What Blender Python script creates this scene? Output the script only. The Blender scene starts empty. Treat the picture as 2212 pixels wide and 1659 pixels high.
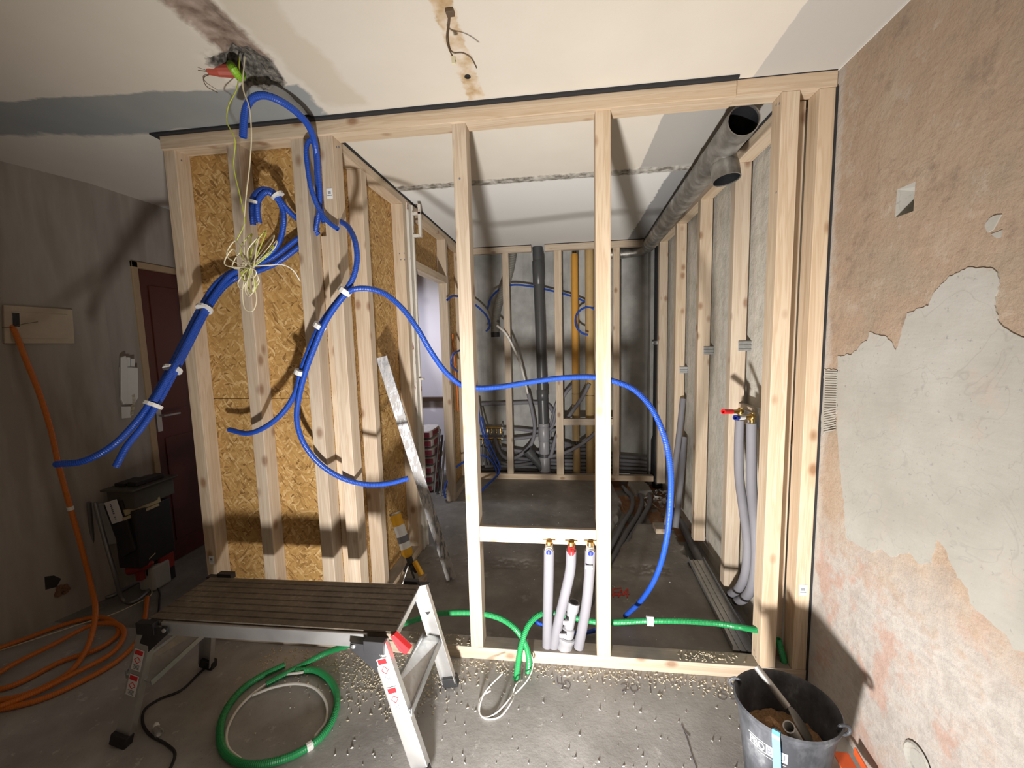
import bpy, math, random
from mathutils import Vector, Matrix, noise
random.seed(7)
S = bpy.context.scene
COL = S.collection

# ------------------------------------------------------------------ camera
F = 901.9
CAM = Vector((1.8366, -1.8214, 1.5179))
RIGHT = Vector((0.9919, 0.12469, -0.02428)).normalized()
FWD = Vector((-0.12655, 0.98658, -0.10315)).normalized()
RIGHT = (RIGHT - FWD * RIGHT.dot(FWD)).normalized()
UP = RIGHT.cross(FWD).normalized()
cd = bpy.data.cameras.new('camera')
cam = bpy.data.objects.new('camera', cd)
COL.objects.link(cam)
M = Matrix((RIGHT, UP, -FWD)).transposed().to_4x4()
M.translation = CAM
cam.matrix_world = M
cd.sensor_width = 36
cd.sensor_fit = 'HORIZONTAL'
cd.lens = F / 2212 * 36
cd.clip_start = 0.02
S.camera = cam

# ------------------------------------------------------------------ light
W = bpy.data.worlds.new('world')
S.world = W
W.use_nodes = True
W.node_tree.nodes['Background'].inputs[0].default_value = (1.0, 0.74, 0.52, 1)
W.node_tree.nodes['Background'].inputs[1].default_value = 0.075


def area(name, loc, target, size, energy, color, spread=180):
    d = bpy.data.lights.new(name, 'AREA')
    d.shape = 'DISK'
    d.size = size
    d.energy = energy
    d.color = color
    d.spread = math.radians(spread)
    o = bpy.data.objects.new(name, d)
    COL.objects.link(o)
    o.location = loc
    o.rotation_euler = (Vector(target) - Vector(loc)).to_track_quat('-Z', 'Y').to_euler()
    return o


area('work_lamp', (1.62, -1.58, 0.20), (2.12, 0.8, 1.35), 0.12, 60, (1.0, 0.96, 0.91), 126)
area('next_room_lamp', (0.15, 1.9, 2.3), (0.3, 2.75, 0.7), 0.3, 9, (0.88, 0.89, 1.0), 110)
area('room_fill_light', (2.3, -2.6, 2.1), (2.2, 0.4, 1.2), 1.0, 4, (1.0, 0.80, 0.58))  # added soft fill from behind the camera, not a known fixture
S.view_settings.view_transform = 'Standard'
S.view_settings.look = 'None'
S.view_settings.exposure = 0.0
S.view_settings.gamma = 1
S.view_settings.use_curve_mapping = False


# ------------------------------------------------------------------ helpers
def ray(u, v):
    return RIGHT * ((u - 1106) / F) + FWD + UP * (-(v - 829.5) / F)


def at(u, v, x=None, y=None, z=None):
    """world point seen at photo pixel (u, v) lying on the plane x=, y= or z="""
    d = ray(u, v)
    i, val = (0, x) if x is not None else (1, y) if y is not None else (2, z)
    return CAM + d * ((val - CAM[i]) / d[i])


class MB:
    def __init__(s):
        s.v, s.f = [], []

    def add(s, vs, fs):
        n = len(s.v)
        s.v += [Vector(a) for a in vs]
        s.f += [tuple(i + n for i in f) for f in fs]
        return s

    def box(s, lo, hi):
        (x0, y0, z0), (x1, y1, z1) = lo, hi
        return s.add([(x0, y0, z0), (x1, y0, z0), (x1, y1, z0), (x0, y1, z0), (x0, y0, z1), (x1, y0, z1), (x1, y1, z1), (x0, y1, z1)],
                     [(0, 3, 2, 1), (4, 5, 6, 7), (0, 1, 5, 4), (1, 2, 6, 5), (2, 3, 7, 6), (3, 0, 4, 7)])

    def bar(s, a, b, w, h, up=(0, 0, 1)):
        """rectangular bar from a to b, w wide sideways and h along up"""
        a, b = Vector(a), Vector(b)
        d = (b - a).normalized()
        sd = d.cross(Vector(up)).normalized()
        u = sd.cross(d)
        vs = [p + sd * (i * w / 2) + u * (j * h / 2) for p in (a, b) for i, j in ((-1, -1), (1, -1), (1, 1), (-1, 1))]
        return s.add(vs, [(0, 1, 2, 3), (7, 6, 5, 4), (0, 4, 5, 1), (1, 5, 6, 2), (2, 6, 7, 3), (3, 7, 4, 0)])

    def rings(s, rs, cap0=True, cap1=True, closed=False):
        n = len(rs[0])
        base = len(s.v)
        for r in rs:
            s.v += [Vector(p) for p in r]
        m = len(rs)
        for i in range(m if closed else m - 1):
            a, b = base + i * n, base + ((i + 1) % m) * n
            for k in range(n):
                s.f.append((a + k, a + (k + 1) % n, b + (k + 1) % n, b + k))
        if not closed:
            if cap0:
                s.f.append(tuple(base + k for k in reversed(range(n))))
            if cap1:
                s.f.append(tuple(base + (m - 1) * n + k for k in range(n)))
        return s

    def tube(s, pts, r, seg=10, closed=False, open_ends=(False, False), wall=0.78, radii=None, deep=0.05):
        n = len(pts)
        pts = [Vector(p) for p in pts]
        T = []
        for i in range(n):
            if closed:
                t = pts[(i + 1) % n] - pts[i - 1]
            else:
                t = pts[min(i + 1, n - 1)] - pts[max(i - 1, 0)]
            T.append(t.normalized())
        nrm = T[0].orthogonal().normalized()
        fr = []
        for i in range(n):
            nrm = (nrm - T[i] * nrm.dot(T[i])).normalized()
            fr.append((nrm.copy(), T[i].cross(nrm)))

        def ring(p, i, rr):
            a, b = fr[i]
            return [p + a * (rr * math.cos(2 * math.pi * k / seg)) + b * (rr * math.sin(2 * math.pi * k / seg)) for k in range(seg)]
        R = radii or [r] * n
        rs = [ring(pts[i], i, R[i]) for i in range(n)]
        if open_ends[0] and not closed:
            rs = [ring(pts[0] + T[0] * deep, 0, R[0] * wall), ring(pts[0], 0, R[0] * wall)] + rs
        if open_ends[1] and not closed:
            rs += [ring(pts[-1], n - 1, R[-1] * wall), ring(pts[-1] - T[-1] * deep, n - 1, R[-1] * wall)]
        return s.rings(rs, closed=closed)

    def lathe(s, prof, org=(0, 0, 0), axis=(0, 0, 1), seg=32, cap0=True, cap1=True):
        ax = Vector(axis).normalized()
        a = ax.orthogonal().normalized()
        b = ax.cross(a)
        o = Vector(org)
        return s.rings([[o + ax * h + a * (r * math.cos(2 * math.pi * k / seg)) + b * (r * math.sin(2 * math.pi * k / seg)) for k in range(seg)] for r, h in prof], cap0, cap1)

    def prism(s, poly, d):
        """polygon (world points) extruded by vector d"""
        n = len(poly)
        d = Vector(d)
        p = [Vector(q) for q in poly]
        return s.add(p + [q + d for q in p], [tuple(reversed(range(n))), tuple(range(n, 2 * n))] + [(i, (i + 1) % n, n + (i + 1) % n, n + i) for i in range(n)])


def obj(name, mb, mat, parent=None, label=None, cat=None, group=None, kind=None, bevel=0, smooth=False, base=None):
    me = bpy.data.meshes.new(name)
    base = parent.matrix_world.translation.copy() if parent is not None and base is None else (Vector(base) if base is not None else Vector((0, 0, 0)))
    off = Vector(parent['org']) if parent is not None and 'org' in parent.keys() else base
    me.from_pydata([tuple(v - off) for v in mb.v], [], mb.f)
    me.materials.append(mat)
    me.validate()
    if smooth:
        for p in me.polygons:
            p.use_smooth = True
    o = bpy.data.objects.new(name, me)
    COL.objects.link(o)
    if parent is not None:
        o.parent = parent
    else:
        o.location = off
    o['org'] = tuple(off)
    if bevel:
        m = o.modifiers.new('bevel', 'BEVEL')
        m.width = bevel
        m.segments = 2
        m.limit_method = 'ANGLE'
        m.angle_limit = math.radians(40)
    if smooth:
        m = o.modifiers.new('wn', 'EDGE_SPLIT')
        m.split_angle = math.radians(50)
    tag(o, label, cat, group, kind)
    return o


def tag(o, label=None, cat=None, group=None, kind=None):
    for k, v in (('label', label), ('category', cat), ('group', group), ('kind', kind)):
        if v:
            o[k] = v
    return o


def thing(name, loc, label, cat, group=None):
    o = bpy.data.objects.new(name, None)
    COL.objects.link(o)
    o.location = loc
    o['org'] = tuple(loc)
    o.empty_display_size = 0.05
    return tag(o, label, cat, group)


def spline(P, step=0.01, closed=False):
    """centripetal Catmull-Rom resampled at an even step"""
    P = [Vector(p) for p in P]
    n = len(P)
    out = []
    for i in range(n if closed else n - 1):
        if closed:
            p0, p1, p2, p3 = P[i - 1], P[i], P[(i + 1) % n], P[(i + 2) % n]
        else:
            p1, p2 = P[i], P[i + 1]
            p0 = P[i - 1] if i > 0 else p1 * 2 - p2
            p3 = P[i + 2] if i + 2 < n else p2 * 2 - p1
        t0 = 0
        t1 = t0 + max((p1 - p0).length, 1e-5) ** .5
        t2 = t1 + max((p2 - p1).length, 1e-5) ** .5
        t3 = t2 + max((p3 - p2).length, 1e-5) ** .5
        m = max(2, int((p2 - p1).length / 0.004))
        for k in range(m):
            t = t1 + (t2 - t1) * k / m
            A1 = p0 * ((t1 - t) / (t1 - t0)) + p1 * ((t - t0) / (t1 - t0))
            A2 = p1 * ((t2 - t) / (t2 - t1)) + p2 * ((t - t1) / (t2 - t1))
            A3 = p2 * ((t3 - t) / (t3 - t2)) + p3 * ((t - t2) / (t3 - t2))
            B1 = A1 * ((t2 - t) / (t2 - t0)) + A2 * ((t - t0) / (t2 - t0))
            B2 = A2 * ((t3 - t) / (t3 - t1)) + A3 * ((t - t1) / (t3 - t1))
            out.append(B1 * ((t2 - t) / (t2 - t1)) + B2 * ((t - t1) / (t2 - t1)))
    if not closed:
        out.append(P[-1])
    # even resample
    src = out + ([out[0]] if closed else [])
    L = [0]
    for a, b in zip(src, src[1:]):
        L.append(L[-1] + (b - a).length)
    cnt = max(3, int(L[-1] / step))
    res, j = [], 0
    for k in range(cnt if closed else cnt + 1):
        d = L[-1] * k / cnt
        while j < len(L) - 2 and L[j + 1] < d:
            j += 1
        f = (d - L[j]) / max(L[j + 1] - L[j], 1e-9)
        res.append(src[j].lerp(src[j + 1], min(max(f, 0), 1)))
    return res


def px(*pts):
    """list of (u, v, axis+value) -> world points; axis given as 'y.04', 'z0', 'x2.7'"""
    return [at(u, v, **{a[0]: float(a[1:])}) for u, v, a in pts]


# ------------------------------------------------------------------ materials
class NT:
    def __init__(s, name):
        s.m = bpy.data.materials.new(name)
        s.m.use_nodes = True
        s.n = s.m.node_tree.nodes
        s.l = s.m.node_tree.links
        s.b = s.n['Principled BSDF']
        s.pos = s.n.new('ShaderNodeNewGeometry').outputs['Position']

    def node(s, t, ins=None, **kw):
        n = s.n.new('ShaderNode' + t)
        for k, v in kw.items():
            setattr(n, k, v)
        for k, v in (ins or {}).items():
            if isinstance(v, bpy.types.NodeSocket):
                s.l.new(v, n.inputs[k])
            else:
                n.inputs[k].default_value = v
        return n

    def map(s, scale=(1, 1, 1), loc=(0, 0, 0), rot=(0, 0, 0), src=None):
        return s.node('Mapping', {'Vector': src or s.pos, 'Scale': scale, 'Location': loc, 'Rotation': rot}).outputs[0]

    def noise(s, scale, vec=None, detail=4, rough=.5, dist=0):
        return s.node('TexNoise', {'Vector': vec or s.pos, 'Scale': scale, 'Detail': detail, 'Roughness': rough, 'Distortion': dist}).outputs[0]

    def ramp(s, fac, stops, interp='LINEAR'):
        n = s.node('ValToRGB', {'Fac': fac})
        cr = n.color_ramp
        cr.interpolation = interp
        while len(cr.elements) < len(stops):
            cr.elements.new(0.5)
        for e, (p, c) in zip(cr.elements, stops):
            e.position = p
            e.color = (c, c, c, 1) if isinstance(c, (int, float)) else (*c, 1)
        return n.outputs[0]

    def mix(s, fac, a, b, mode='MIX'):
        n = s.node('Mix', data_type='RGBA', blend_type=mode)
        for k, v in ((0, fac), (6, a), (7, b)):
            if isinstance(v, bpy.types.NodeSocket):
                s.l.new(v, n.inputs[k])
            else:
                n.inputs[k].default_value = v if k == 0 else (*v, 1)
        return n.outputs[2]

    def math(s, op, a, b=0.0, c=0.0, clamp=False):
        n = s.node('Math', operation=op, use_clamp=clamp)
        for k, v in ((0, a), (1, b), (2, c)):
            if isinstance(v, bpy.types.NodeSocket):
                s.l.new(v, n.inputs[k])
            else:
                n.inputs[k].default_value = v
        return n.outputs[0]

    def xyz(s, vec=None):
        return s.node('SeparateXYZ', {0: vec or s.pos}).outputs

    def bump(s, h, strength=.3, dist=.01, prev=None):
        ins = {'Height': h, 'Strength': strength, 'Distance': dist}
        if prev:
            ins['Normal'] = prev
        return s.node('Bump', ins).outputs[0]

    def out(s, color=None, rough=.6, metal=0, normal=None, spec=.5, **kw):
        def st(k, v):
            if isinstance(v, bpy.types.NodeSocket):
                s.l.new(v, s.b.inputs[k])
            else:
                s.b.inputs[k].default_value = v
        if color is not None:
            st('Base Color', color if isinstance(color, bpy.types.NodeSocket) else (*color, 1))
        st('Roughness', rough)
        st('Metallic', metal)
        st('Specular IOR Level', spec)
        if normal:
            st('Normal', normal)
        for k, v in kw.items():
            st(k.replace('_', ' '), v)
        return s.m


def plain(name, color, rough=.5, metal=0, var=.12, vs=30, bump=0, bscale=80, spec=.5):
    t = NT(name)
    c = t.mix(t.noise(vs), tuple(k * (1 - var) for k in color), tuple(min(1, k * (1 + var)) for k in color))
    n = t.bump(t.noise(bscale), bump, .004) if bump else None
    return t.out(c, rough, metal, n, spec)


def wood(axis):
    """pale planed spruce with long grain, growth bands and sparse knots"""
    t = NT('spruce_' + axis)
    i = 'xyz'.index(axis)
    sc = [26, 26, 26]
    sc[i] = 1.3
    rnd = t.node('ObjectInfo').outputs['Random']
    off = t.node('CombineXYZ', {0: t.math('MULTIPLY', rnd, 17.3), 1: t.math('MULTIPLY', rnd, 9.1), 2: t.math('MULTIPLY', rnd, 23.7)}).outputs[0]
    p = t.node('VectorMath', {0: t.pos, 1: off}, operation='ADD').outputs[0]
    g = t.noise(1, t.map(sc, src=p), 3, .55, .6)
    sc2 = [110, 110, 110]
    sc2[i] = 2.2
    g2 = t.noise(1, t.map(sc2, src=p), 3, .6)
    wv = t.math('SINE', t.math('MULTIPLY', g, 42.0))
    c = t.ramp(g, [(.3, (.57, .43, .29)), (.5, (.67, .53, .38)), (.7, (.74, .61, .46))])
    c = t.mix(t.math('MULTIPLY', t.math('POWER', t.math('MULTIPLY', t.math('ADD', wv, 1), .5), 2.0), .42), c, (.47, .31, .18))
    c = t.mix(t.math('MULTIPLY', g2, .22), c, (.84, .71, .55))
    sk = [11, 11, 11]
    sk[i] = 7
    v = t.node('TexVoronoi', {'Vector': t.map(sk, src=p), 'Scale': 1.0, 'Randomness': 1.0})
    kn = t.ramp(v.outputs['Distance'], [(.10, 1.0), (.17, .55), (.26, 0.0)])
    pick = t.math('GREATER_THAN', t.xyz(v.outputs['Color'])[0], .45)
    kn = t.math('MULTIPLY', kn, pick)
    c = t.mix(t.math('MULTIPLY', kn, .8), c, (.30, .15, .07))
    up_ = t.xyz(t.node('NewGeometry').outputs['Normal'])[2]
    dust = t.math('MULTIPLY', t.math('GREATER_THAN', up_, .85), t.ramp(t.noise(9, detail=5), [(.3, .85), (.7, .45)]))
    c = t.mix(dust, c, (.25, .24, .225))
    lv = t.math('ADD', .77, t.math('MULTIPLY', rnd, .14))
    hs = t.node('HueSaturation', {'Color': c, 'Value': lv, 'Saturation': t.math('ADD', .82, t.math('MULTIPLY', rnd, .2))}).outputs[0]
    nb = t.bump(t.math('ADD', g2, t.math('MULTIPLY', kn, .4)), .18, .002)
    return t.out(hs, .55, normal=nb, spec=.3)


def make_osb():
    t = NT('oriented_strand_board')
    cs = []
    for k, (rot, sc) in enumerate((((.15, .15, 0), (22, 22, 120)), ((.75, .7, 0), (26, 26, 140)), ((-.8, -.75, 0), (26, 26, 150)))):
        d = t.node('VectorMath', {0: t.pos, 1: t.node('VectorMath', {0: t.node('TexNoise', {'Vector': t.pos, 'Scale': 7.0 + k}).outputs['Color'], 1: (.05, .05, .05)}, operation='MULTIPLY').outputs[0]}, operation='ADD').outputs[0]
        v = t.node('TexVoronoi', {'Vector': t.map(sc, src=t.map((1, 1, 1), src=d, rot=rot)), 'Scale': 1.0})
        cs.append((t.xyz(v.outputs['Color']), v.outputs['Distance']))
    g1 = t.math('GREATER_THAN', cs[1][0][1], .5)
    g2 = t.math('GREATER_THAN', cs[2][0][2], .62)
    lerp = lambda f, a_, b_: t.math('ADD', t.math('MULTIPLY', b_, f), t.math('MULTIPLY', a_, t.math('SUBTRACT', 1.0, f)))
    a = lerp(g2, lerp(g1, cs[0][0][0], cs[1][0][0]), cs[2][0][0])
    c = t.ramp(a, [(.0, (.15, .07, .02)), (.10, (.33, .185, .06)), (.4, (.45, .265, .09)), (.75, (.54, .335, .125)), (.97, (.70, .50, .25))])
    big = t.noise(2.2, detail=3)
    c = t.mix(t.ramp(big, [(.45, 0.0), (.7, .35)]), c, (.40, .22, .07))
    fine = t.noise(1, t.map((40, 40, 220)), 3)
    c = t.mix(t.math('MULTIPLY', fine, .35), c, (.50, .29, .10))
    nb = t.bump(a, .35, .004)
    return t.out(c, .5, normal=nb, spec=.35)


WX, WY, WZ = wood('x'), wood('y'), wood('z')
OSB = make_osb()


def conduit_mat(name, c):
    t = NT(name)
    d = t.noise(14, detail=5)
    col = t.mix(t.ramp(d, [(.5, 0.0), (.75, .25)]), c, tuple(min(1, k * .9 + .06) for k in c))
    return t.out(col, .38, spec=.5)


BLUE = conduit_mat('blue_corrugated_plastic', (.012, .07, .42))
GREEN = conduit_mat('green_corrugated_plastic', (.02, .27, .085))
ORANGE = conduit_mat('orange_corrugated_plastic', (.62, .17, .02))
FOAM = plain('grey_foam_insulation', (.215, .21, .235), .75, bump=.15, bscale=60, var=.06)
FOAMD = plain('dark_grey_foam_insulation', (.15, .15, .16), .7, bump=.15, bscale=60)
PVC = plain('grey_drain_plastic', (.30, .30, .32), .35, var=.05)
PVCD = plain('anthracite_drain_plastic', (.075, .077, .08), .35, var=.1)
KRAFT = plain('orange_lagging', (.62, .31, .05), .6, var=.12, vs=12, bump=.2)
KRAFT2 = plain('tan_lagging', (.50, .34, .15), .65, var=.16, vs=12, bump=.25)
BLACKM = plain('black_bitumen_iron_and_shade', (.02, .02, .022), .45, bump=.3, bscale=90)  # iron coating, also the painted shade inside the duct mouths
RUBBER = plain('black_rubber', (.018, .018, .02), .6)
SEAL = plain('black_seal_foam', (.02, .021, .025), .8, bump=.3)
TAPE = plain('white_paper_tape', (.78, .78, .76), .5, var=.05)
WIREW = plain('white_wire', (.75, .74, .70), .45, var=.04)
WIREC = plain('cream_wire', (.70, .64, .45), .45, var=.05)
WIREG = plain('green_yellow_wire', (.45, .50, .08), .45, var=.25, vs=60)
WIREB = plain('brown_old_wire', (.12, .08, .05), .6)
BRASS = plain('brass', (.62, .42, .14), .32, 1, var=.15)
RED = plain('red_plastic', (.72, .02, .025), .35, var=.04)
CAPBLUE = plain('dark_blue_plastic', (.015, .03, .22), .35, var=.04)
BLACKPL = plain('black_plastic', (.022, .022, .025), .5, var=.2)
WHITEPL = plain('white_plastic', (.72, .72, .70), .4, var=.04)
YELLOW = plain('yellow_orange_plastic', (.80, .42, .02), .4, var=.04)
LABELW = plain('white_label_paper', (.78, .80, .82), .5, var=.03)
LABELB = plain('grey_print_ink', (.16, .17, .2), .6)
CREAM = plain('cream_painted_cover', (.52, .44, .33), .5)
DOORRED = plain('dark_red_painted_door', (.085, .018, .014), .4)
DOORTRIM = plain('tan_door_frame_paint', (.42, .30, .18), .5)
STRAPB = plain('light_blue_webbing', (.16, .42, .72), .5, var=.05)
SAND = plain('brown_sawdust_heap', (.34, .20, .10), .95, var=.5, vs=120, bump=1, bscale=150)
SAWD = plain('wood_shavings', (.58, .52, .40), .7, var=.25, vs=90)
PLBITS = plain('plaster_crumbs', (.58, .57, .55), .8, var=.2, vs=90)
REDPAINT = plain('red_marking_paint', (.60, .05, .03), .6, var=.2)
PENCIL = plain('pencil_mark', (.13, .12, .13), .8)
BURG = plain('burgundy_sack_print', (.22, .03, .05), .6, var=.4, vs=40)
SACKW = plain('white_paper_sack', (.5, .48, .47), .7, var=.2)


def make_galv(name, col=(.55, .57, .58), rough=.34, spangle=True):
    t = NT(name)
    v = t.node('TexVoronoi', {'Vector': t.pos, 'Scale': 70.0}).outputs['Color']
    x = t.xyz(v)[0]
    n = t.noise(9, detail=5)
    c = t.mix(t.math('MULTIPLY', x, .5) if spangle else n, tuple(k * .72 for k in col), col)
    c = t.mix(t.ramp(n, [(.52, 0.0), (.72, .5)]), c, (.42, .40, .37))
    r = t.math('ADD', rough, t.math('MULTIPLY', n, .22))
    return t.out(c, r, .9)


GALV = make_galv('galvanised_steel')
ALU = make_galv('dusty_aluminium', (.72, .72, .72), .33, False)


def make_dirty_alu():
    t = NT('plaster_smeared_aluminium')
    n = t.noise(1, t.map((60, 60, 18)), 5, .6)
    m = t.ramp(t.math('SUBTRACT', n, t.math('MULTIPLY', t.xyz()[2], .05)), [(.40, 0.0), (.52, 1.0)])
    c = t.mix(m, (.22, .22, .23), (.46, .45, .45))
    return t.out(c, t.math('ADD', .4, t.math('MULTIPLY', m, .4)), t.math('SUBTRACT', .7, t.math('MULTIPLY', m, .7)), t.bump(n, .5, .004))


DIRTALU = make_dirty_alu()


def make_deck():
    t = NT('dusty_dark_platform_tread')
    n = t.noise(9, detail=6, rough=.65)
    f = t.noise(70, detail=3)
    m = t.math('ADD', t.math('MULTIPLY', n, .7), t.math('MULTIPLY', f, .3))
    c = t.ramp(m, [(.38, (.095, .078, .06)), (.58, (.16, .132, .10)), (.7, (.27, .23, .18))])
    return t.out(c, .62, .1, t.bump(f, .2, .002))


DECK = make_deck()


def make_bucket():
    t = NT('dusty_black_rubber_bucket')
    n = t.noise(11, t.map((1, 1, .6)), 6, .65)
    c = t.ramp(n, [(.4, (.045, .048, .056)), (.58, (.10, .105, .12)), (.72, (.26, .27, .29))])
    return t.out(c, .5, normal=t.bump(t.noise(60), .15, .003))


BUCKET = make_bucket()


def make_zarge():
    t = NT('old_white_steel_frame_paint')
    n = t.noise(1, t.map((40, 40, 9)), 5, .65)
    c = t.mix(t.ramp(n, [(.60, 0.0), (.66, 1.0)]), (.62, .59, .53), (.20, .055, .035))
    return t.out(c, .6, normal=t.bump(n, .5, .006))


ZARGE = make_zarge()


def make_duct():
    t = NT('old_galvanised_duct')
    n = t.noise(7, detail=6, rough=.6)
    c = t.ramp(n, [(.35, (.20, .19, .17)), (.5, (.33, .32, .30)), (.68, (.58, .57, .54))])
    return t.out(c, t.math('ADD', .3, t.math('MULTIPLY', n, .3)), .75, t.bump(t.noise(18), .35, .01))


DUCT = make_duct()


def make_ceiling():
    t = NT('ceiling_paint_and_plaster')
    x, y, z = t.xyz()
    w1 = t.math('MULTIPLY', t.math('SUBTRACT', t.noise(3.5, detail=5, rough=.6), .5), .22)
    w2 = t.math('MULTIPLY', t.math('SUBTRACT', t.noise(22, detail=4, rough=.6), .5), .05)
    n = t.noise(5, detail=6)
    fine = t.noise(160, detail=2)
    cream = t.mix(n, (.66, .61, .53), (.73, .685, .61))
    c = cream

    def step(v, e, soft=.01, wob=w1):
        d = t.math('ADD', t.math('SUBTRACT', v, e), wob)
        return t.math('DIVIDE', d, soft, clamp=True)

    def band(v, a, b, soft=.012, wob=w2):
        return t.math('MULTIPLY', step(v, a, soft, wob), t.math('SUBTRACT', 1.0, step(v, b, soft, wob), clamp=True))
    # inner room: whiter coat behind the old wall line, grey coat towards the right
    inner = step(y, .84, .02, w2)
    c = t.mix(inner, c, (.78, .78, .76))
    rightf = t.math('MULTIPLY', step(x, 2.56, .004, t.math('MULTIPLY', w2, .25)), t.math('SUBTRACT', 1.0, step(y, .03, .01, w2), clamp=True))
    c = t.mix(rightf, c, (.50, .48, .45))
    ri = t.math('MULTIPLY', step(x, 2.28, .006, t.math('MULTIPLY', w2, .3)), t.math('MULTIPLY', step(y, .03, .01, w2), t.math('SUBTRACT', 1.0, step(y, .84, .02, w2), clamp=True)))
    c = t.mix(ri, c, (.42, .405, .38))
    rb = t.math('MULTIPLY', step(x, 2.47, .01, w2), step(y, .88, .02, w2))
    c = t.mix(rb, c, (.33, .33, .335))
    # grey filler sweep on the left
    slope = t.math('ADD', y, t.math('MULTIPLY', x, -.07))
    g = t.math('MULTIPLY', step(slope, -.32, .012, t.math('MULTIPLY', w1, .55)), t.math('SUBTRACT', 1.0, step(x, .83, .02, w1), clamp=True))
    low = t.math('SUBTRACT', 1.0, step(t.math('ADD', y, t.math('MULTIPLY', x, -.16)), -.03, .03, w1), clamp=True)
    g = t.math('MULTIPLY', g, t.math('ADD', .0, t.math('MULTIPLY', low, 1.0), clamp=True))
    c = t.mix(g, c, t.mix(n, (.26, .28, .285), (.35, .365, .36)))
    # pale ochre sweep to the right of the hole
    och = t.math('MULTIPLY', band(x, .86, 1.02, .03, w1), t.math('SUBTRACT', 1.0, step(y, -.12, .05, w1), clamp=True))
    c = t.mix(t.math('MULTIPLY', och, .55), c, (.55, .49, .38))
    # strip where a lamp rail used to be
    front = t.math('SUBTRACT', 1.0, step(y, -.03, .01, w2), clamp=True)
    strip = t.math('MULTIPLY', band(x, 1.455, 1.52, .008), front)
    c = t.mix(strip, c, t.ramp(t.noise(14, detail=4), [(.35, (.45, .31, .16)), (.5, (.62, .50, .36)), (.62, (.70, .62, .52))]))
    # chased groove with raw plaster
    gr = t.math('MULTIPLY', band(x, .70, .84, .02), t.math('SUBTRACT', 1.0, step(y, -.40, .02, w2), clamp=True))
    c = t.mix(gr, c, t.ramp(t.noise(24, detail=5), [(.3, (.16, .11, .085)), (.5, (.30, .235, .19)), (.7, (.45, .36, .31))]))
    gr2 = t.math('MULTIPLY', band(t.math('ADD', x, t.math('MULTIPLY', y, -.1)), .72, .775, .015), band(y, -.36, 0.02, .01))
    c = t.mix(gr2, c, (.20, .195, .18))
    # crumbly concrete round the hole
    dx = t.math('SUBTRACT', x, .715)
    dy = t.math('ADD', y, .36)
    rad = t.math('SQRT', t.math('ADD', t.math('MULTIPLY', dx, dx), t.math('MULTIPLY', dy, dy)))
    hm = t.math('SUBTRACT', 1.0, step(rad, .105, .015, w1), clamp=True)
    c = t.mix(hm, c, t.ramp(t.noise(55, detail=5), [(.35, (.05, .045, .04)), (.5, (.14, .13, .115)), (.65, (.26, .245, .22))]))
    # scar of the removed wall
    scar = t.math('MULTIPLY', band(y, .80, .885, .015), step(x, .7, .01, w2))
    c = t.mix(scar, c, t.ramp(t.noise(26, detail=5), [(.35, (.17, .15, .13)), (.5, (.38, .36, .32)), (.65, (.55, .53, .49))]))
    nb = t.bump(fine, .12, .002)
    return t.out(c, .85, normal=t.bump(n, .15, .01, nb), spec=.2)


def make_wall_right():
    t = NT('stripped_wall_plaster')
    x, y, z = t.xyz()
    n = t.noise(3.2, detail=6, rough=.6)
    n2 = t.noise(11, detail=6, rough=.65)
    sp = t.noise(90, t.map((1, 1, 1)), 4, .7)
    st = t.noise(1, t.map((30, 30, 110)), 4, .6)
    up = t.ramp(n, [(.35, (.34, .28, .215)), (.5, (.385, .29, .215)), (.65, (.42, .345, .27))])
    up = t.mix(t.math('MULTIPLY', st, .3), up, (.34, .23, .16))
    blot = t.noise(6, detail=8, rough=.75)
    up = t.mix(t.ramp(blot, [(.36, .75), (.46, 0.0)]), up, (.25, .19, .145))
    up = t.mix(t.ramp(blot, [(.56, 0.0), (.66, .7)]), up, (.46, .40, .34))
    up = t.mix(t.ramp(sp, [(.55, 0.0), (.75, .5)]), up, (.24, .15, .10))
    lo = t.ramp(n2, [(.35, (.38, .345, .315)), (.52, (.46, .43, .40)), (.7, (.43, .34, .285))])
    dg = t.noise(1, t.map((22, 22, 60), rot=(.6, 0, 0)), 4, .65)
    lo = t.mix(t.ramp(dg, [(.5, 0.0), (.62, .55)]), lo, (.36, .33, .31))
    redm = t.ramp(t.noise(5, t.map((1, 1, .8), loc=(0, 3.1, 0)), 6, .65), [(.55, 0.0), (.62, 1.0)])
    lo = t.mix(t.math('MULTIPLY', redm, .5), lo, (.43, .23, .165))
    zz = t.math('ADD', z, t.math('MULTIPLY', t.math('SUBTRACT', n2, .5), .5))
    f = t.math('DIVIDE', t.math('SUBTRACT', zz, .62), .25, clamp=True)
    c = t.mix(f, lo, up)
    # behind the new framing the wall is bare grey render
    inner = t.math('DIVIDE', t.math('SUBTRACT', y, .06), .02, clamp=True)
    gi = t.ramp(n2, [(.35, (.52, .50, .44)), (.5, (.60, .58, .52)), (.68, (.66, .62, .57))])
    gi = t.mix(t.ramp(t.noise(1, t.map((1, 16, 1.2)), 4), [(.55, 0.0), (.75, .4)]), gi, (.45, .36, .32))
    c = t.mix(inner, c, gi)
    strip = t.math('MULTIPLY', t.math('DIVIDE', t.math('ADD', y, t.math('ADD', .05, t.math('MULTIPLY', t.math('SUBTRACT', n2, .5), .12))), .03, clamp=True), t.math('SUBTRACT', 1.0, inner))
    c = t.mix(t.math('MULTIPLY', strip, .6), c, (.47, .45, .42))
    h = t.math('ADD', t.math('MULTIPLY', sp, .6), t.math('MULTIPLY', st, .5))
    return t.out(c, .9, normal=t.bump(h, .38, .004, t.bump(n2, .45, .02)), spec=.2)


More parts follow.
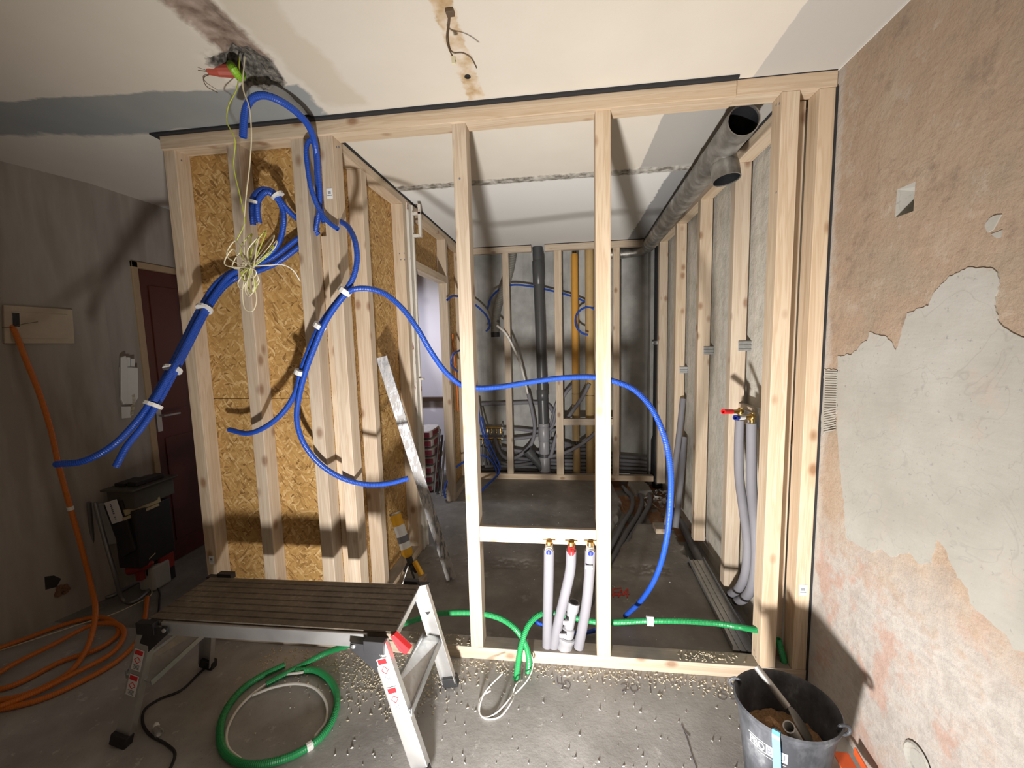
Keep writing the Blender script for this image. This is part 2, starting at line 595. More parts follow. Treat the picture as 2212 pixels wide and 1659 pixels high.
def make_patch():
    t = NT('grey_filler_plaster')
    n = t.noise(3, detail=6)
    n2 = t.noise(45, detail=5, rough=.7)
    st = t.noise(1, t.map((12, 12, 50), rot=(.15, 0, 0)), 3)
    c = t.ramp(n, [(.35, (.33, .318, .285)), (.55, (.395, .382, .348)), (.7, (.44, .43, .40))])
    c = t.mix(t.ramp(t.noise(7, detail=8, rough=.75), [(.55, 0.0), (.68, .55)]), c, (.42, .35, .30))
    c = t.mix(t.ramp(t.noise(60, detail=4, rough=.7), [(.62, 0.0), (.7, .6)]), c, (.22, .21, .20))
    cr = t.ramp(t.math('ABSOLUTE', t.math('SUBTRACT', t.noise(4.5, detail=3, dist=1.2), .5)), [(.0, .8), (.008, 0.0)])
    c = t.mix(t.math('MULTIPLY', cr, .5), c, (.28, .26, .24))
    return t.out(c, .85, normal=t.bump(t.math('ADD', t.math('MULTIPLY', st, .5), t.math('MULTIPLY', n2, .4)), .35, .006), spec=.2)


def make_wall_left():
    t = NT('left_wall_plaster')
    n = t.noise(2.5, detail=5)
    n2 = t.noise(1, t.map((9, 9, 1.5)), 5)
    c = t.ramp(n2, [(.4, (.30, .27, .24)), (.55, (.44, .41, .375)), (.7, (.35, .31, .27))])
    c = t.mix(n, c, (.38, .34, .30))
    return t.out(c, .9, normal=t.bump(t.noise(60, detail=4), .2, .003), spec=.2)


def make_concrete_wall():
    t = NT('old_concrete_wall')
    n = t.noise(3.5, detail=6, rough=.6)
    n2 = t.noise(1, t.map((10, 10, 1.2)), 4)
    sp = t.noise(60, detail=4)
    c = t.ramp(n, [(.35, (.34, .34, .325)), (.5, (.44, .44, .425)), (.68, (.54, .54, .52))])
    c = t.mix(t.ramp(n2, [(.5, 0.0), (.7, .45)]), c, (.20, .195, .18))
    c = t.mix(t.ramp(sp, [(.66, 0.0), (.74, .6)]), c, (.12, .12, .12))
    return t.out(c, .85, normal=t.bump(sp, .25, .004), spec=.25)


def make_floor(front):
    t = NT('front_screed' if front else 'bathroom_screed')
    x, y, z = t.xyz()
    n = t.noise(3.0, detail=6, rough=.6)
    n2 = t.noise(26, detail=5, rough=.65)
    sp = t.noise(120, detail=3)
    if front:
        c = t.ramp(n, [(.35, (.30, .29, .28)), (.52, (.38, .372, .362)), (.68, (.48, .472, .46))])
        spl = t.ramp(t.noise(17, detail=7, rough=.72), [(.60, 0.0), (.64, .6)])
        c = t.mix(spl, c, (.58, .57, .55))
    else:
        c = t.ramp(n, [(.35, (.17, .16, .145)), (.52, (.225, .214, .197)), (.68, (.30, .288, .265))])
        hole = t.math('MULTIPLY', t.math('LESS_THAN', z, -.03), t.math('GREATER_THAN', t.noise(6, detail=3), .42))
        inx = t.math('MULTIPLY', t.math('GREATER_THAN', x, 2.33), t.math('GREATER_THAN', y, 1.5))
        c = t.mix(t.math('MULTIPLY', hole, inx), c, (.27, .13, .06))
        dust = t.ramp(t.noise(9, detail=6, rough=.7), [(.58, 0.0), (.68, .5)])
        c = t.mix(dust, c, (.40, .39, .365))
    c = t.mix(t.ramp(sp, [(.62, 0.0), (.75, .5)]), c, (.15, .145, .14))
    r = t.math('ADD', .38 if not front else .5, t.math('MULTIPLY', n2, .35))
    return t.out(c, r, normal=t.bump(n2, .22 if front else .35, .007, t.bump(sp, .12, .002)), spec=.45)


CEIL, WALLR, PATCH, WALLL, CONC = make_ceiling(), make_wall_right(), make_patch(), make_wall_left(), make_concrete_wall()
FLOORF, FLOORB = make_floor(True), make_floor(False)
LILAC = plain('white_lilac_wall', (.62, .60, .66), .7, var=.05, vs=4)

H = 2.5
XR = 2.868


# ------------------------------------------------------------------ setting
def grid(name, x0, x1, y0, y1, step, fz, mat, flip=False):
    nx, ny = int((x1 - x0) / step), int((y1 - y0) / step)
    vs, fs = [], []
    for j in range(ny + 1):
        for i in range(nx + 1):
            x, y = x0 + (x1 - x0) * i / nx, y0 + (y1 - y0) * j / ny
            vs.append((x, y, fz(x, y)))
    for j in range(ny):
        for i in range(nx):
            a = j * (nx + 1) + i
            q = (a, a + 1, a + nx + 2, a + nx + 1)
            fs.append(q[::-1] if flip else q)
    o = obj(name, MB().add(vs, fs), mat, kind='structure')
    for p in o.data.polygons:
        p.use_smooth = True
    return o


def nz(x, y, s, seed=0.0):
    return noise.noise(Vector((x * s, y * s, seed)))


def sm(d, w):
    return min(1, max(0, d / w))


def ceil_z(x, y):
    z = H
    r = math.hypot(x - .705, y + .36) + nz(x, y, 18) * .03
    z += .07 * (1 - sm(r - .05, .035))
    z += .014 * nz(x, y, 60, 3) * (1 - sm(r - .10, .03))
    if y < -.36:
        z += .014 * (1 - sm(abs(x - .775 + nz(x, y, 9) * .02) - .035, .02))
    elif y < 0:
        z += .016 * (1 - sm(abs(x - .75 + .1 * (y + .2) + nz(x, y, 25, 2) * .01) - .014, .012))
    z -= .006 * (1 - sm(abs(y - .845 + nz(x, y, 14, 5) * .02) - .022, .012)) * (1 if x > .78 else 0)
    return z


grid('ceiling', -1.5, 2.9, -2.6, 3.0, .014, ceil_z, CEIL, flip=True)
grid('floor', -2.2, 3.4, -2.6, 0.04, .04, lambda x, y: 0.0, FLOORF)


def ch_dist(x, y):
    """distance to the service channel running from the drain to the back corner"""
    P = [(1.80, .10), (1.93, .55), (2.19, 1.24), (2.36, 1.70), (2.44, 2.1), (2.38, 2.75)]
    best = 9
    for (ax, ay), (bx, by) in zip(P, P[1:]):
        t = max(0, min(1, ((x - ax) * (bx - ax) + (y - ay) * (by - ay)) / ((bx - ax) ** 2 + (by - ay) ** 2)))
        best = min(best, math.hypot(x - ax - t * (bx - ax), y - ay - t * (by - ay)))
    return best


def floor_z(x, y):
    w = nz(x, y, 11) * .035 + nz(x, y, 30, 4) * .012
    z = 0.0
    edge = 2.665 + w + (.10 if y < .9 else 0) * sm(.9 - y, .1) * 0
    d = -.11 * sm(x - edge, .02)
    hw = .075 if y > 1.25 else .05
    d = min(d, -.07 * (1 - sm(ch_dist(x, y) + w * .4 - hw, .018)))
    if 1.58 + w < y < 2.32 + w and x > 2.36 + w:
        d = min(d, -.085 + nz(x, y, 20) * .012)
    if y > 2.62 and x > 2.2:
        d = min(d, -.09)
    z += d
    if d > -.01:
        # rough strip left by the wall that was taken out
        k = 1 - sm(abs(y - .865 - .02 * nz(x, y, 4)) - .05, .02)
        if x < 2.5:
            z += k * (.012 * nz(x, y, 42, 1) - .004)
    return z


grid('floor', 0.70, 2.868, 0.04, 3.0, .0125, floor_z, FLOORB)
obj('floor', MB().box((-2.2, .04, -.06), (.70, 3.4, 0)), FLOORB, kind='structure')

# right wall with the chiselled box hole left open
hy, hz = -.36, 1.914
hw_, hh = .035, .042
mb = MB()
ys = [-2.6, hy - hw_, hy + hw_, 3.0]
zs = [-.15, hz - hh, hz + hh, 2.53]
for i in range(3):
    for j in range(3):
        if i == 1 and j == 1:
            continue
        mb.add([(XR, ys[i], zs[j]), (XR, ys[i + 1], zs[j]), (XR, ys[i + 1], zs[j + 1]), (XR, ys[i], zs[j + 1])], [(0, 3, 2, 1)])
a = [(XR, hy - hw_, hz - hh), (XR, hy + hw_, hz - hh), (XR, hy + hw_, hz + hh), (XR, hy - hw_, hz + hh)]
b = [(XR + .05, hy - hw_ * .8, hz - hh * .7), (XR + .05, hy + hw_ * .3, hz - hh * .7), (XR + .05, hy + hw_ * .3, hz + hh * .6), (XR + .05, hy - hw_ * .8, hz + hh * .8)]
obj('trim_8', MB().add(a + b, [(0, 1, 5, 4), (1, 2, 6, 5), (2, 3, 7, 6), (3, 0, 4, 7), (4, 5, 6, 7)]), PATCH, kind='structure')
mb.box((XR + .06, -2.6, -.15), (XR + .12, 3.0, 2.53))
wr = obj('wall_right', mb, WALLR, kind='structure')


def wpoly(pix, x, rough=.004, n=7, seed=1.0):
    P = [at(u, v, x=x) for u, v in pix]
    out = []
    m = len(P)
    for i in range(m):
        a, b = P[i], P[(i + 1) % m]
        k = max(1, int((b - a).length / .008))
        for j in range(k):
            p = a.lerp(b, j / k)
            s = seed + i
            p = p + Vector((0, noise.noise(Vector((p.y * 60, p.z * 60, s))) * rough, noise.noise(Vector((p.y * 60, p.z * 60, s + 9))) * rough))
            out.append(p)
    return out


edge = [(1811, 795), (1811, 770), (1840, 765), (1874, 734), (1879, 718), (1910, 725), (1928, 736), (1938, 761), (1944, 738), (1962, 677), (2008, 659), (2021, 630),
        (2053, 598), (2093, 578), (2148, 580), (2161, 603), (2150, 657), (2161, 697), (2179, 711), (2225, 735), (2420, 800), (2850, 860), (2850, 1900), (2420, 1560), (2225, 1405), (2195, 1408),
        (2176, 1371), (2149, 1351), (2126, 1330), (2098, 1303), (2094, 1271), (2071, 1248), (2057, 1220), (2040, 1180), (2025, 1165), (2012, 1215), (1989, 1220), (1966, 1193),
        (1925, 1204), (1905, 1185), (1883, 1193), (1851, 1175), (1828, 1161), (1826, 1106), (1819, 1037), (1812, 959), (1810, 909)]


def ear_faces(P):
    from mathutils.geometry import tessellate_polygon
    return tessellate_polygon([[Vector((p.y, p.z, 0)) for p in P]])


def patch(pix, thick, name='trim_1', mat=PATCH, rough=.006, seed=1.0):
    P = wpoly(pix, XR, rough, seed=seed)
    n = len(P)
    tri = ear_faces(P)
    front = [p - Vector((thick, 0, 0)) for p in P]
    fs = [tuple(t) for t in tri] + [(i, (i + 1) % n, n + (i + 1) % n, n + i) for i in range(n)]
    o = obj(name, MB().add(front + P, fs), mat, kind='structure')
    return o


obj('trim_9', MB().box((XR - .004, -2.6, H - .004), (XR, .0, H + .001)), plain('white_acrylic_joint', (.68, .67, .64), .5), kind='structure')
patch(edge, .003, 'trim_1')
patch([(1782, 797), (1811, 799), (1810, 885), (1803, 915), (1777, 940), (1775, 900), (1780, 860)], .003, 'trim_2', seed=5)
patch([(2130, 488), (2140, 470), (2163, 463), (2150, 495), (2138, 500)], .003, 'trim_3', seed=8)
patch([(2143, 505), (2165, 498), (2165, 512), (2148, 515)], .002, 'trim_4', seed=11)
# comb ridges of old tile glue
mb = MB()
for k in range(26):
    v = 803 + k * 5.2
    a, b = at(1784 - k * .2, v, x=XR - .004), at(1808 - k * .15, v + (1 if k < 16 else -5), x=XR - .004)
    mb.tube([a, a.lerp(b, .5), b], .0026, 5)
obj('trim_5', mb, PATCH, kind='structure')

# left wall: two straight runs, door opening in the far one
def wallstrip(name, p, q, mat, z0=0, z1=2.52, th=.12):
    p, q = Vector(p), Vector(q)
    d = (q - p).normalized()
    nrm = Vector((-d.y, d.x, 0)) * th
    return obj(name, MB().prism([(*p, z0), (*q, z0), (*q, z1), (*p, z1)], nrm), mat, kind='structure')


XL = -.93
wallstrip('wall_left', (-1.86, -2.6), (XL, .42), WALLL)
wallstrip('wall_left', (XL, .42), (XL, .60), WALLL)
wallstrip('wall_left', (XL, .60), (XL, 1.45), WALLL, z0=2.08)
wallstrip('wall_left', (XL, 1.45), (XL, 3.4), WALLL)
LP, LN = Vector((XL, .42, 0)), Vector((-(.42 + 2.6), (XL + 1.86), 0)).normalized()


def atl(u, v, off=0.0):
    """point on the oblique near run of the left wall"""
    d = ray(u, v)
    n = -LN
    return CAM + d * ((LP + n * off - CAM).dot(n) / d.dot(n))


dr = thing('door_1', (XL, 1.0, 0), 'closed dark red door in tan frame beyond the left end of the framing', 'door')
dr['kind'] = 'structure'
obj('door_panel', MB().box((XL - .06, .64, .01), (XL - .02, 1.41, 2.05)).box((XL - .02, .72, .15), (XL - .014, 1.33, .9)).box((XL - .02, .72, 1.1), (XL - .014, 1.33, 1.95)), DOORRED, dr, bevel=.003)
obj('door_frame', MB().box((XL - .11, .60, 0), (XL + .012, .64, 2.09)).box((XL - .11, 1.41, 0), (XL + .012, 1.45, 2.09)).box((XL - .11, .60, 2.05), (XL + .012, 1.45, 2.09)), DOORTRIM, dr, bevel=.003)
hp = at(345, 898, x=XL)
hn = obj('door_handle', MB().box((XL - .02, hp.y - .015, hp.z - .11), (XL - .008, hp.y + .02, hp.z + .06)).tube([(XL - .01, hp.y, hp.z), (XL + .04, hp.y, hp.z), (XL + .045, hp.y + .02, hp.z), (XL + .045, hp.y + .11, hp.z)], .008, 8), ALU, dr)

# back of the bathroom and the room seen through the side door
obj('wall_back', MB().box((.66, 2.95, -.15), (XR + .1, 3.05, 2.53)), CONC, kind='structure')
obj('wall_back', MB().box((-1.0, 2.9, 0), (.66, 3.0, 2.53)), LILAC, kind='structure')
# concrete return seen right of the framing in the back corner
obj('trim_6', MB().box((2.74, 2.80, -.1), (XR, 2.95, 2.5)), CONC, kind='structure', bevel=.004)


# ------------------------------------------------------------------ timber framing
def tb(name, lo, hi, ax, parent, label=None):
    return obj(name, MB().box(lo, hi), {'x': WX, 'y': WY, 'z': WZ}[ax], parent, label, bevel=.0025)


def screws(parent, pts, nrm, r=.004):
    for p in pts:
        p = Vector(p)
        obj('screw', MB().lathe([(r, 0), (r, .0012), (r * .4, .0016)], p, nrm, 8), LABELB, parent)


def sticker(parent, lo, hi, ax):
    """white goods label with a printed bar code; lo/hi give the face rectangle, ax its normal"""
    lo, hi = Vector(lo), Vector(hi)
    s = obj('sticker', MB().box(lo, hi), LABELW, parent, 'white printed sticker')
    m = MB()
    n = 7
    for k in range(n):
        a, b = lo.copy(), hi.copy()
        w = hi.x - lo.x
        a.x = lo.x + w * (.25 + .5 * k / n)
        b.x = a.x + w * .04
        a.z = lo.z + (hi.z - lo.z) * .45
        b.z = lo.z + (hi.z - lo.z) * .72
        a.y -= .0006
        b.y = lo.y
        m.box(a, b)
    w = hi.x - lo.x
    m.box((lo.x + .12 * w, lo.y - .0006, lo.z + (hi.z - lo.z) * .28), (hi.x - .12 * w, lo.y, lo.z + (hi.z - lo.z) * .34))
    obj('bar_code', m, LABELB, s)
    return s


ff = thing('timber_frame', (1.43, .04, 0), 'wide pale timber stud wall across the room with open centre bays', 'timber frame', 'timber stud walls')
sx = [(0, .06), (.322, .382), (.637, .70), (.775, .835), (1.373, 1.433), (1.968, 2.03), (2.672, 2.737), (2.805, 2.862)]
studs = [tb('stud', (a, 0, .06), (b, .08, 2.435 if b < 2.5 else 2.44), 'z', ff) for a, b in sx]
tb('top_plate', (0, -.012, 2.432), (2.503, .075, 2.491), 'x', ff)
tb('top_plate', (2.505, 0, 2.44), (2.866, .08, 2.499), 'x', ff)
tb('bottom_plate', (0, 0, 0), (2.866, .08, .06), 'x', ff)
tb('noggin', (1.434, 0, .592), (1.967, .022, .665), 'x', ff)
obj('sealing_strip', MB().box((-.03, -.032, 2.491), (2.505, .06, 2.4995)).box((2.505, -.003, 2.4992), (2.866, .06, 2.4999)), SEAL, ff, 'black foam strip against the ceiling')
obj('sealing_strip', MB().box((2.8625, -.006, 0), (2.8675, .08, 2.44)), SEAL, ff, 'black foam strip against the right wall')
obj('osb_panel', MB().box((.0, .0805, 1.262), (.699, .095, 2.49)), OSB, ff, 'upper golden strand board sheet', bevel=.001)
obj('osb_panel', MB().box((.0, .0805, .005), (.699, .095, 1.259)), OSB, ff, 'lower golden strand board sheet', bevel=.001)
p = at(712, 418, y=-.001)
sticker(studs[3], (p.x - .014, -.0015, p.z - .022), (p.x + .014, -.0004, p.z + .022), 'y')
p = at(457, 1210, y=-.001)
sticker(studs[0], (p.x - .013, -.0015, p.z - .022), (p.x + .013, -.0004, p.z + .022), 'y')
p = at(1735, 1275, y=-.001)
sticker(studs[7], (p.x - .016, -.0015, p.z - .024), (p.x + .016, -.0004, p.z + .024), 'y')
screws(studs[3], px((727, 318, 'x.8355'), (732, 318, 'x.8355')), (1, 0, 0))
screws(studs[6], px((1677, 227, 'x2.6715'), (1684, 224, 'x2.6715'), (1677, 416, 'x2.6715'), (1629, 1405, 'x2.6715'), (1633, 1420, 'x2.6715')), (-1, 0, 0))
screws(studs[0], px((392, 347, 'x.0605'),), (1, 0, 0))
screws(studs[4], px((993, 386, 'y-.0005'),), (0, -1, 0))

lf = thing('timber_frame', (.74, 1.2, 0), 'left side timber stud wall with strand board running back to the doorway', 'timber frame', 'timber stud walls')
x0, x1 = .70, .78
tb('stud', (x0 + .001, .0805, .06), (x1, .14, 2.03), 'z', lf)
tb('stud', (x0, .368, .06), (x1, .428, 2.44), 'z', lf)
l2 = tb('stud', (x0, .94, .06), (x1, 1.0, 2.44), 'z', lf)
l3 = tb('stud', (x0, 1.94, .06), (x1, 2.0, 2.44), 'z', lf)
tb('stud', (x0, 2.52, .06), (x1, 2.58, 2.44), 'z', lf)
tb('noggin', (x0, 1.10, 2.05), (x1, 1.94, 2.11), 'y', lf, 'header over the doorway')
tb('bottom_plate', (x0, .142, 0), (x1, 1.0, .06), 'y', lf)
tb('bottom_plate', (x0, 1.94, 0), (x1, 2.605, .06), 'y', lf)
tb('top_plate', (x0, .0805, 2.44), (x1, 2.605, 2.49), 'y', lf)
obj('sealing_strip', MB().box((x0, .0805, 2.4905), (x1 + .006, 2.94, 2.4995)), SEAL, lf)
for lo, hi in (((.684, .10, .0), (.699, .548, 2.49)), ((.684, .551, .0), (.699, 1.0, 1.2)), ((.684, .551, 1.203), (.699, 1.0, 2.49)), ((.684, 1.02, 2.112), (.699, 1.94, 2.49)), ((.684, 2.0, .0), (.699, 2.9, 2.49))):
    obj('osb_panel', MB().box(lo, hi), OSB, lf, bevel=.001)
screws(l2, px((863, 548, 'y.9395'), (873, 547, 'y.9395'), (866, 561, 'y.9395'), (874, 561, 'y.9395')), (0, -1, 0))

rf = thing('timber_frame', (2.80, 1.2, 0), 'right side timber studs standing against the grey wall under the duct', 'timber frame', 'timber stud walls')
x0, x1 = 2.762, 2.842
rs = []
for y0 in (.0805, .67, 1.26, 1.87):
    z0 = .02 if y0 > .1 else .0
    rs.append(tb('stud', (x0 if y0 > .1 else 2.74, y0, z0), (x1 if y0 > .1 else 2.80, y0 + .06, 2.44), 'z', rf))
tb('stud', (x0, 2.5, .02), (x1, 2.56, 2.44), 'z', rf)
tb('top_plate', (x0, .141, 2.44), (x1, 2.79, 2.492), 'y', rf)
nb_ = tb('noggin', (2.812, .142, 1.03), (2.842, .669, 1.135), 'y', rf)
obj('sealing_strip', MB().box((x0 - .006, .15, 2.4925), (x1, 2.79, 2.4995)), SEAL, rf)
for (u, v), y0 in (((1475, 799), 1.87), ((1528, 757), 1.26), ((1610, 747), .67)):
    p = at(u, v, y=y0 - .006)
    m = MB().box((2.80, y0 - .004, p.z - .028), (XR - .001, y0 - .001, p.z + .028))
    for dz in (-.021, 0, .021):
        m.box((2.80, y0 - .010, p.z + dz - .005), (XR - .001, y0 - .004, p.z + dz + .005))
    obj('wall_bracket', m, GALV, rf, 'ribbed galvanised bracket', bevel=.0012)

bf = thing('timber_frame', (1.75, 2.65, 0), 'low grey-lit timber stud wall at the far back in front of the pipes', 'timber frame', 'timber stud walls')
y0, y1 = 2.609, 2.669
for a, b in ((1.195, 1.262), (1.735, 1.812), (2.332, 2.396)):
    tb('stud', (a, y0, .06), (b, y1, 2.43), 'z', bf)
tb('stud', (.79, y0, .06), (.85, y1, 2.43), 'z', bf)
tb('top_plate', (.79, y0, 2.43), (1.503, y1, 2.494), 'x', bf)
tb('top_plate', (1.640, y0, 2.43), (2.63, y1, 2.494), 'x', bf)
tb('bottom_plate', (.79, y0, .0), (2.75, y1, .06), 'x', bf)
tb('noggin', (1.812, y0, .605), (2.332, y1, .672), 'x', bf)
obj('sealing_strip', MB().box((.79, y0 - .004, 2.4945), (1.503, y1, 2.4997)).box((1.64, y0 - .004, 2.4945), (2.63, y1, 2.4997)), SEAL, bf)

# old steel door frame between the strand board and the doorway
zf = thing('door_frame', (.74, 1.06, 0), 'old white-painted steel door frame post with rust-red edge in the left wall', 'door frame')
obj('frame_post', MB().box((.70, 1.004, .0), (.795, 1.018, 2.47)).box((.775, 1.018, .0), (.79, 1.075, 2.47)).box((.72, 1.075, .0), (.80, 1.098, 2.47)), ZARGE, zf, bevel=.004)
obj('lintel_bracket', MB().box((.80, 1.06, 2.25), (.84, 1.085, 2.27)).box((.80, 1.06, 2.40), (.86, 1.085, 2.42)).box((.84, 1.06, 2.25), (.86, 1.085, 2.47)), ZARGE, zf, bevel=.003)
for z in (1.26,):
    obj('hinge', MB().box((.795, 1.05, z - .006), (.83, 1.08, z + .006)), ZARGE, zf)


# ------------------------------------------------------------------ conduits
RC = .0122


def corrugated(name, P, mat, label, cat='conduit pipe', r=RC, group=None, opens=(True, True), parent=None, step=.0035, seg=12, depth=.055):
    pts = spline(P, step)
    radii = [r * (1.0 if i % 2 else .93) for i in range(len(pts))]
    return obj(name, MB().tube(pts, r, seg, open_ends=opens, radii=radii, wall=.8, deep=.04), mat, parent, label, cat, group, smooth=False)


def band_at(P, t0, w, r, mat, parent, label=None, name='tape'):
    pts = spline(P, .004)
    n = len(pts)
    i = int(t0 * (n - 1))
    k = max(2, int(w / .008))
    seg = pts[max(0, i - k):min(n, i + k)]
    return obj(name, MB().tube(seg, r, 12), mat, parent, label)


def near_t(P, q):
    pts = spline(P, .004)
    d = [(p - q).length for p in pts]
    return d.index(min(d)) / (len(pts) - 1)


def tape_at(P, u, v, parent, r, w=.03, mat=None):
    """tape round the pipe where the photo shows it at pixel (u, v)"""
    pts = spline(P, .004)
    best, bi = 1e9, 0
    for i, p in enumerate(pts):
        d = p - CAM
        f = d.dot(FWD)
        uu, vv = 1106 + F * d.dot(RIGHT) / f, 829.5 - F * d.dot(UP) / f
        e = (uu - u) ** 2 + (vv - v) ** 2
        if e < best:
            best, bi = e, i
    k = max(2, int(w / .008))
    seg = pts[max(0, bi - k):min(len(pts), bi + k)]
    return obj('tape', MB().tube(seg, r, 12), mat or TAPE, parent, 'white tape')


def off(P, dx=0, dy=0, dz=0):
    return [p + Vector((dx, dy, dz)) for p in P]


# bundle swinging left from the hollow behind the third stud
BA = px((684, 486, 'y.045'), (640, 518, 'y.045'), (590, 556, 'y.04'), (545, 574, 'y.04'), (505, 585, 'y.03'), (470, 610, 'y-.02'), (433, 665, 'y-.10'),
        (395, 740, 'y-.20'), (366, 797, 'y-.28'), (323, 872, 'y-.38'), (285, 922, 'y-.44'), (240, 965, 'y-.50'), (180, 996, 'y-.54'), (120, 1003, 'y-.56'))
b1 = corrugated('blue_conduit', BA, BLUE, 'blue conduit of the left bundle whose end reaches the orange pipe', group='blue conduits bundled across the left bay')
BB = px((688, 500, 'y.05'), (645, 534, 'y.045'), (598, 568, 'y.04'), (550, 588, 'y.04'), (512, 600, 'y.03'), (482, 622, 'y-.02'), (447, 672, 'y-.10'),
        (409, 745, 'y-.20'), (380, 800, 'y-.28'), (338, 876, 'y-.37'), (305, 925, 'y-.42'), (275, 962, 'y-.45'), (251, 1006, 'y-.46'))
b2 = corrugated('blue_conduit', BB, BLUE, 'blue conduit of the left bundle with open end pointing down', group='blue conduits bundled across the left bay')
BCv = px((560, 482, 'y-.06'), (556, 455, 'y-.07'), (560, 430, 'y-.07'), (577, 415, 'y-.05'), (597, 428, 'y-.03'), (611, 455, 'y-.01'), (612, 488, 'y.0'), (600, 528, 'y.015'),
         (566, 560, 'y.02'), (530, 577, 'y.02'), (496, 596, 'y.0'), (468, 630, 'y-.05'), (436, 680, 'y-.13'), (402, 744, 'y-.22'), (374, 796, 'y-.31'), (332, 868, 'y-.40'))
b3 = corrugated('blue_conduit', BCv, BLUE, 'blue conduit hooked up and over before joining the left bundle', group='blue conduits bundled across the left bay')
BD = px((547, 486, 'y-.06'), (544, 455, 'y-.07'), (548, 425, 'y-.07'), (568, 409, 'y-.05'), (592, 416, 'y-.03'), (612, 442, 'y-.01'), (634, 466, 'y.03'), (672, 488, 'y.045'), (686, 470, 'y.05'))
b4 = corrugated('blue_conduit', BD, BLUE, 'short hooked blue conduit taped over and running behind the third stud', group='blue conduits bundled across the left bay')
BM = px((475, 620, 'y-.02'), (441, 668, 'y-.11'), (403, 742, 'y-.21'), (373, 798, 'y-.29'), (331, 873, 'y-.385'), (300, 915, 'y-.42'))
for u, v in ((433, 665), (368, 797), (323, 873)):
    tape_at(BM, u + 6, v + 2, b1, .034, .020)
tape_at(off(BD, .005, -.005, 0), 545, 434, b4, .029, .022)
tape_at(off(BD, .005, -.005, 0), 593, 428, b4, .029, .022)

# loops at the top of the hollow
LA = px((525, 297, 'y-.33'), (527, 262, 'y-.33'), (533, 230, 'y-.33'), (548, 211, 'y-.33'), (570, 206, 'y-.32'), (605, 218, 'y-.28'), (640, 242, 'y-.21'), (668, 275, 'y-.12'), (682, 320, 'y-.03'), (686, 380, 'y.03'), (690, 440, 'y.04'), (700, 480, 'y.05'))
corrugated('blue_conduit', LA, BLUE, 'blue conduit arching below the ceiling hole with its end hanging down', r=.0135)
LB = px((682, 500, 'y.02'), (691, 440, 'y.0'), (688, 370, 'y-.01'), (682, 318, 'y-.02'), (670, 303, 'y-.03'), (662, 318, 'y-.04'), (664, 360, 'y-.04'), (673, 410, 'y-.04'), (688, 450, 'y-.03'), (708, 478, 'y-.03'), (730, 495, 'y-.03'))
corrugated('blue_conduit', LB, BLUE, 'blue conduit looped tightly upright in the gap beside the labelled stud', r=.0105)

# two long ones from the fourth stud and from the floor, taped together
JA = px((733, 477, 'y.04'), (752, 490, 'y.0'), (768, 525, 'y-.05'), (771, 565, 'y-.07'), (762, 602, 'y-.08'), (743, 632, 'y-.09'), (712, 672, 'y-.09'), (690, 706, 'y-.09'), (668, 755, 'y-.09'),
        (650, 803, 'y-.09'), (638, 848, 'y-.09'), (612, 890, 'y-.09'), (575, 921, 'y-.08'), (535, 936, 'y-.06'), (495, 928, 'y-.04'))
j1 = corrugated('blue_conduit', JA, BLUE, 'blue conduit from a hole in the labelled stud curling to a free end')
JB = px((1350, 1331, 'z0.015'), (1385, 1297, 'y.22'), (1418, 1243, 'y.08'), (1439, 1170, 'y-.02'), (1448, 1090, 'y-.08'), (1448, 1010, 'y-.10'), (1434, 940, 'y-.09'), (1405, 878, 'y-.05'), (1367, 840, 'y.0'), (1322, 822, 'y.04'),
        (1288, 815, 'y.04'), (1215, 816, 'y.04'), (1140, 826, 'y.04'), (1075, 836, 'y.04'), (1030, 838, 'y.04'), (1000, 833, 'y.035'), (965, 806, 'y-.0'), (930, 758, 'y-.04'), (903, 712, 'y-.06'), (868, 665, 'y-.07'), (830, 634, 'y-.08'),
        (790, 623, 'y-.09'), (757, 628, 'y-.10'), (728, 658, 'y-.11'), (700, 702, 'y-.11'), (678, 754, 'y-.11'), (660, 803, 'y-.11'), (646, 858, 'y-.10'), (641, 905, 'y-.09'), (655, 955, 'y-.07'), (690, 1001, 'y-.05'), (740, 1033, 'y-.03'), (790, 1046, 'y-.01'), (840, 1044, 'y.02'), (882, 1033, 'y.06'))
j2 = corrugated('blue_conduit', JB, BLUE, 'long blue conduit sweeping from bathroom floor through both centre studs')
for u, v in ((743, 628), (690, 703), (650, 803)):
    tape_at(off(JA, .006, -.008, 0), u + 3, v + 3, j1, .028, .024)
GB = px((1288, 1361, 'y.20'), (1265, 1366, 'y.20'), (1235, 1368, 'y.20'), (1200, 1364, 'y.20'), (1172, 1350, 'y.20'), (1145, 1337, 'y.22'))
corrugated('blue_conduit', GB, BLUE, 'short blue conduit lying on the floor behind the three grey supply pipes', r=.011)

# green conduits
GA = px((1640, 1362, 'y.03'), (1600, 1355, 'y.12'), (1550, 1347, 'y.14'), (1480, 1342, 'y.12'), (1405, 1341, 'y.10'), (1325, 1344, 'y.10'), (1285, 1343, 'y.10'), (1230, 1332, 'y.10'), (1190, 1324, 'y.09'), (1165, 1328, 'y.05'),
        (1142, 1350, 'y-.0'), (1127, 1390, 'y-.05'), (1119, 1435, 'y-.08'), (1113, 1480, 'y-.11'))
g1 = corrugated('green_conduit', GA, GREEN, 'green conduit running behind the centre studs with its end drooping over the sill', r=.0135)
tp = at(1405, 1342, y=.088)
obj('tag', MB().box((tp.x - .014, tp.y - .004, tp.z - .022), (tp.x + .014, tp.y - .002, tp.z + .024)).tube([tp + Vector((-.016, .012, 0)), tp + Vector((.016, .012, 0))], .0165, 10), WHITEPL, g1, 'crumpled white tag')
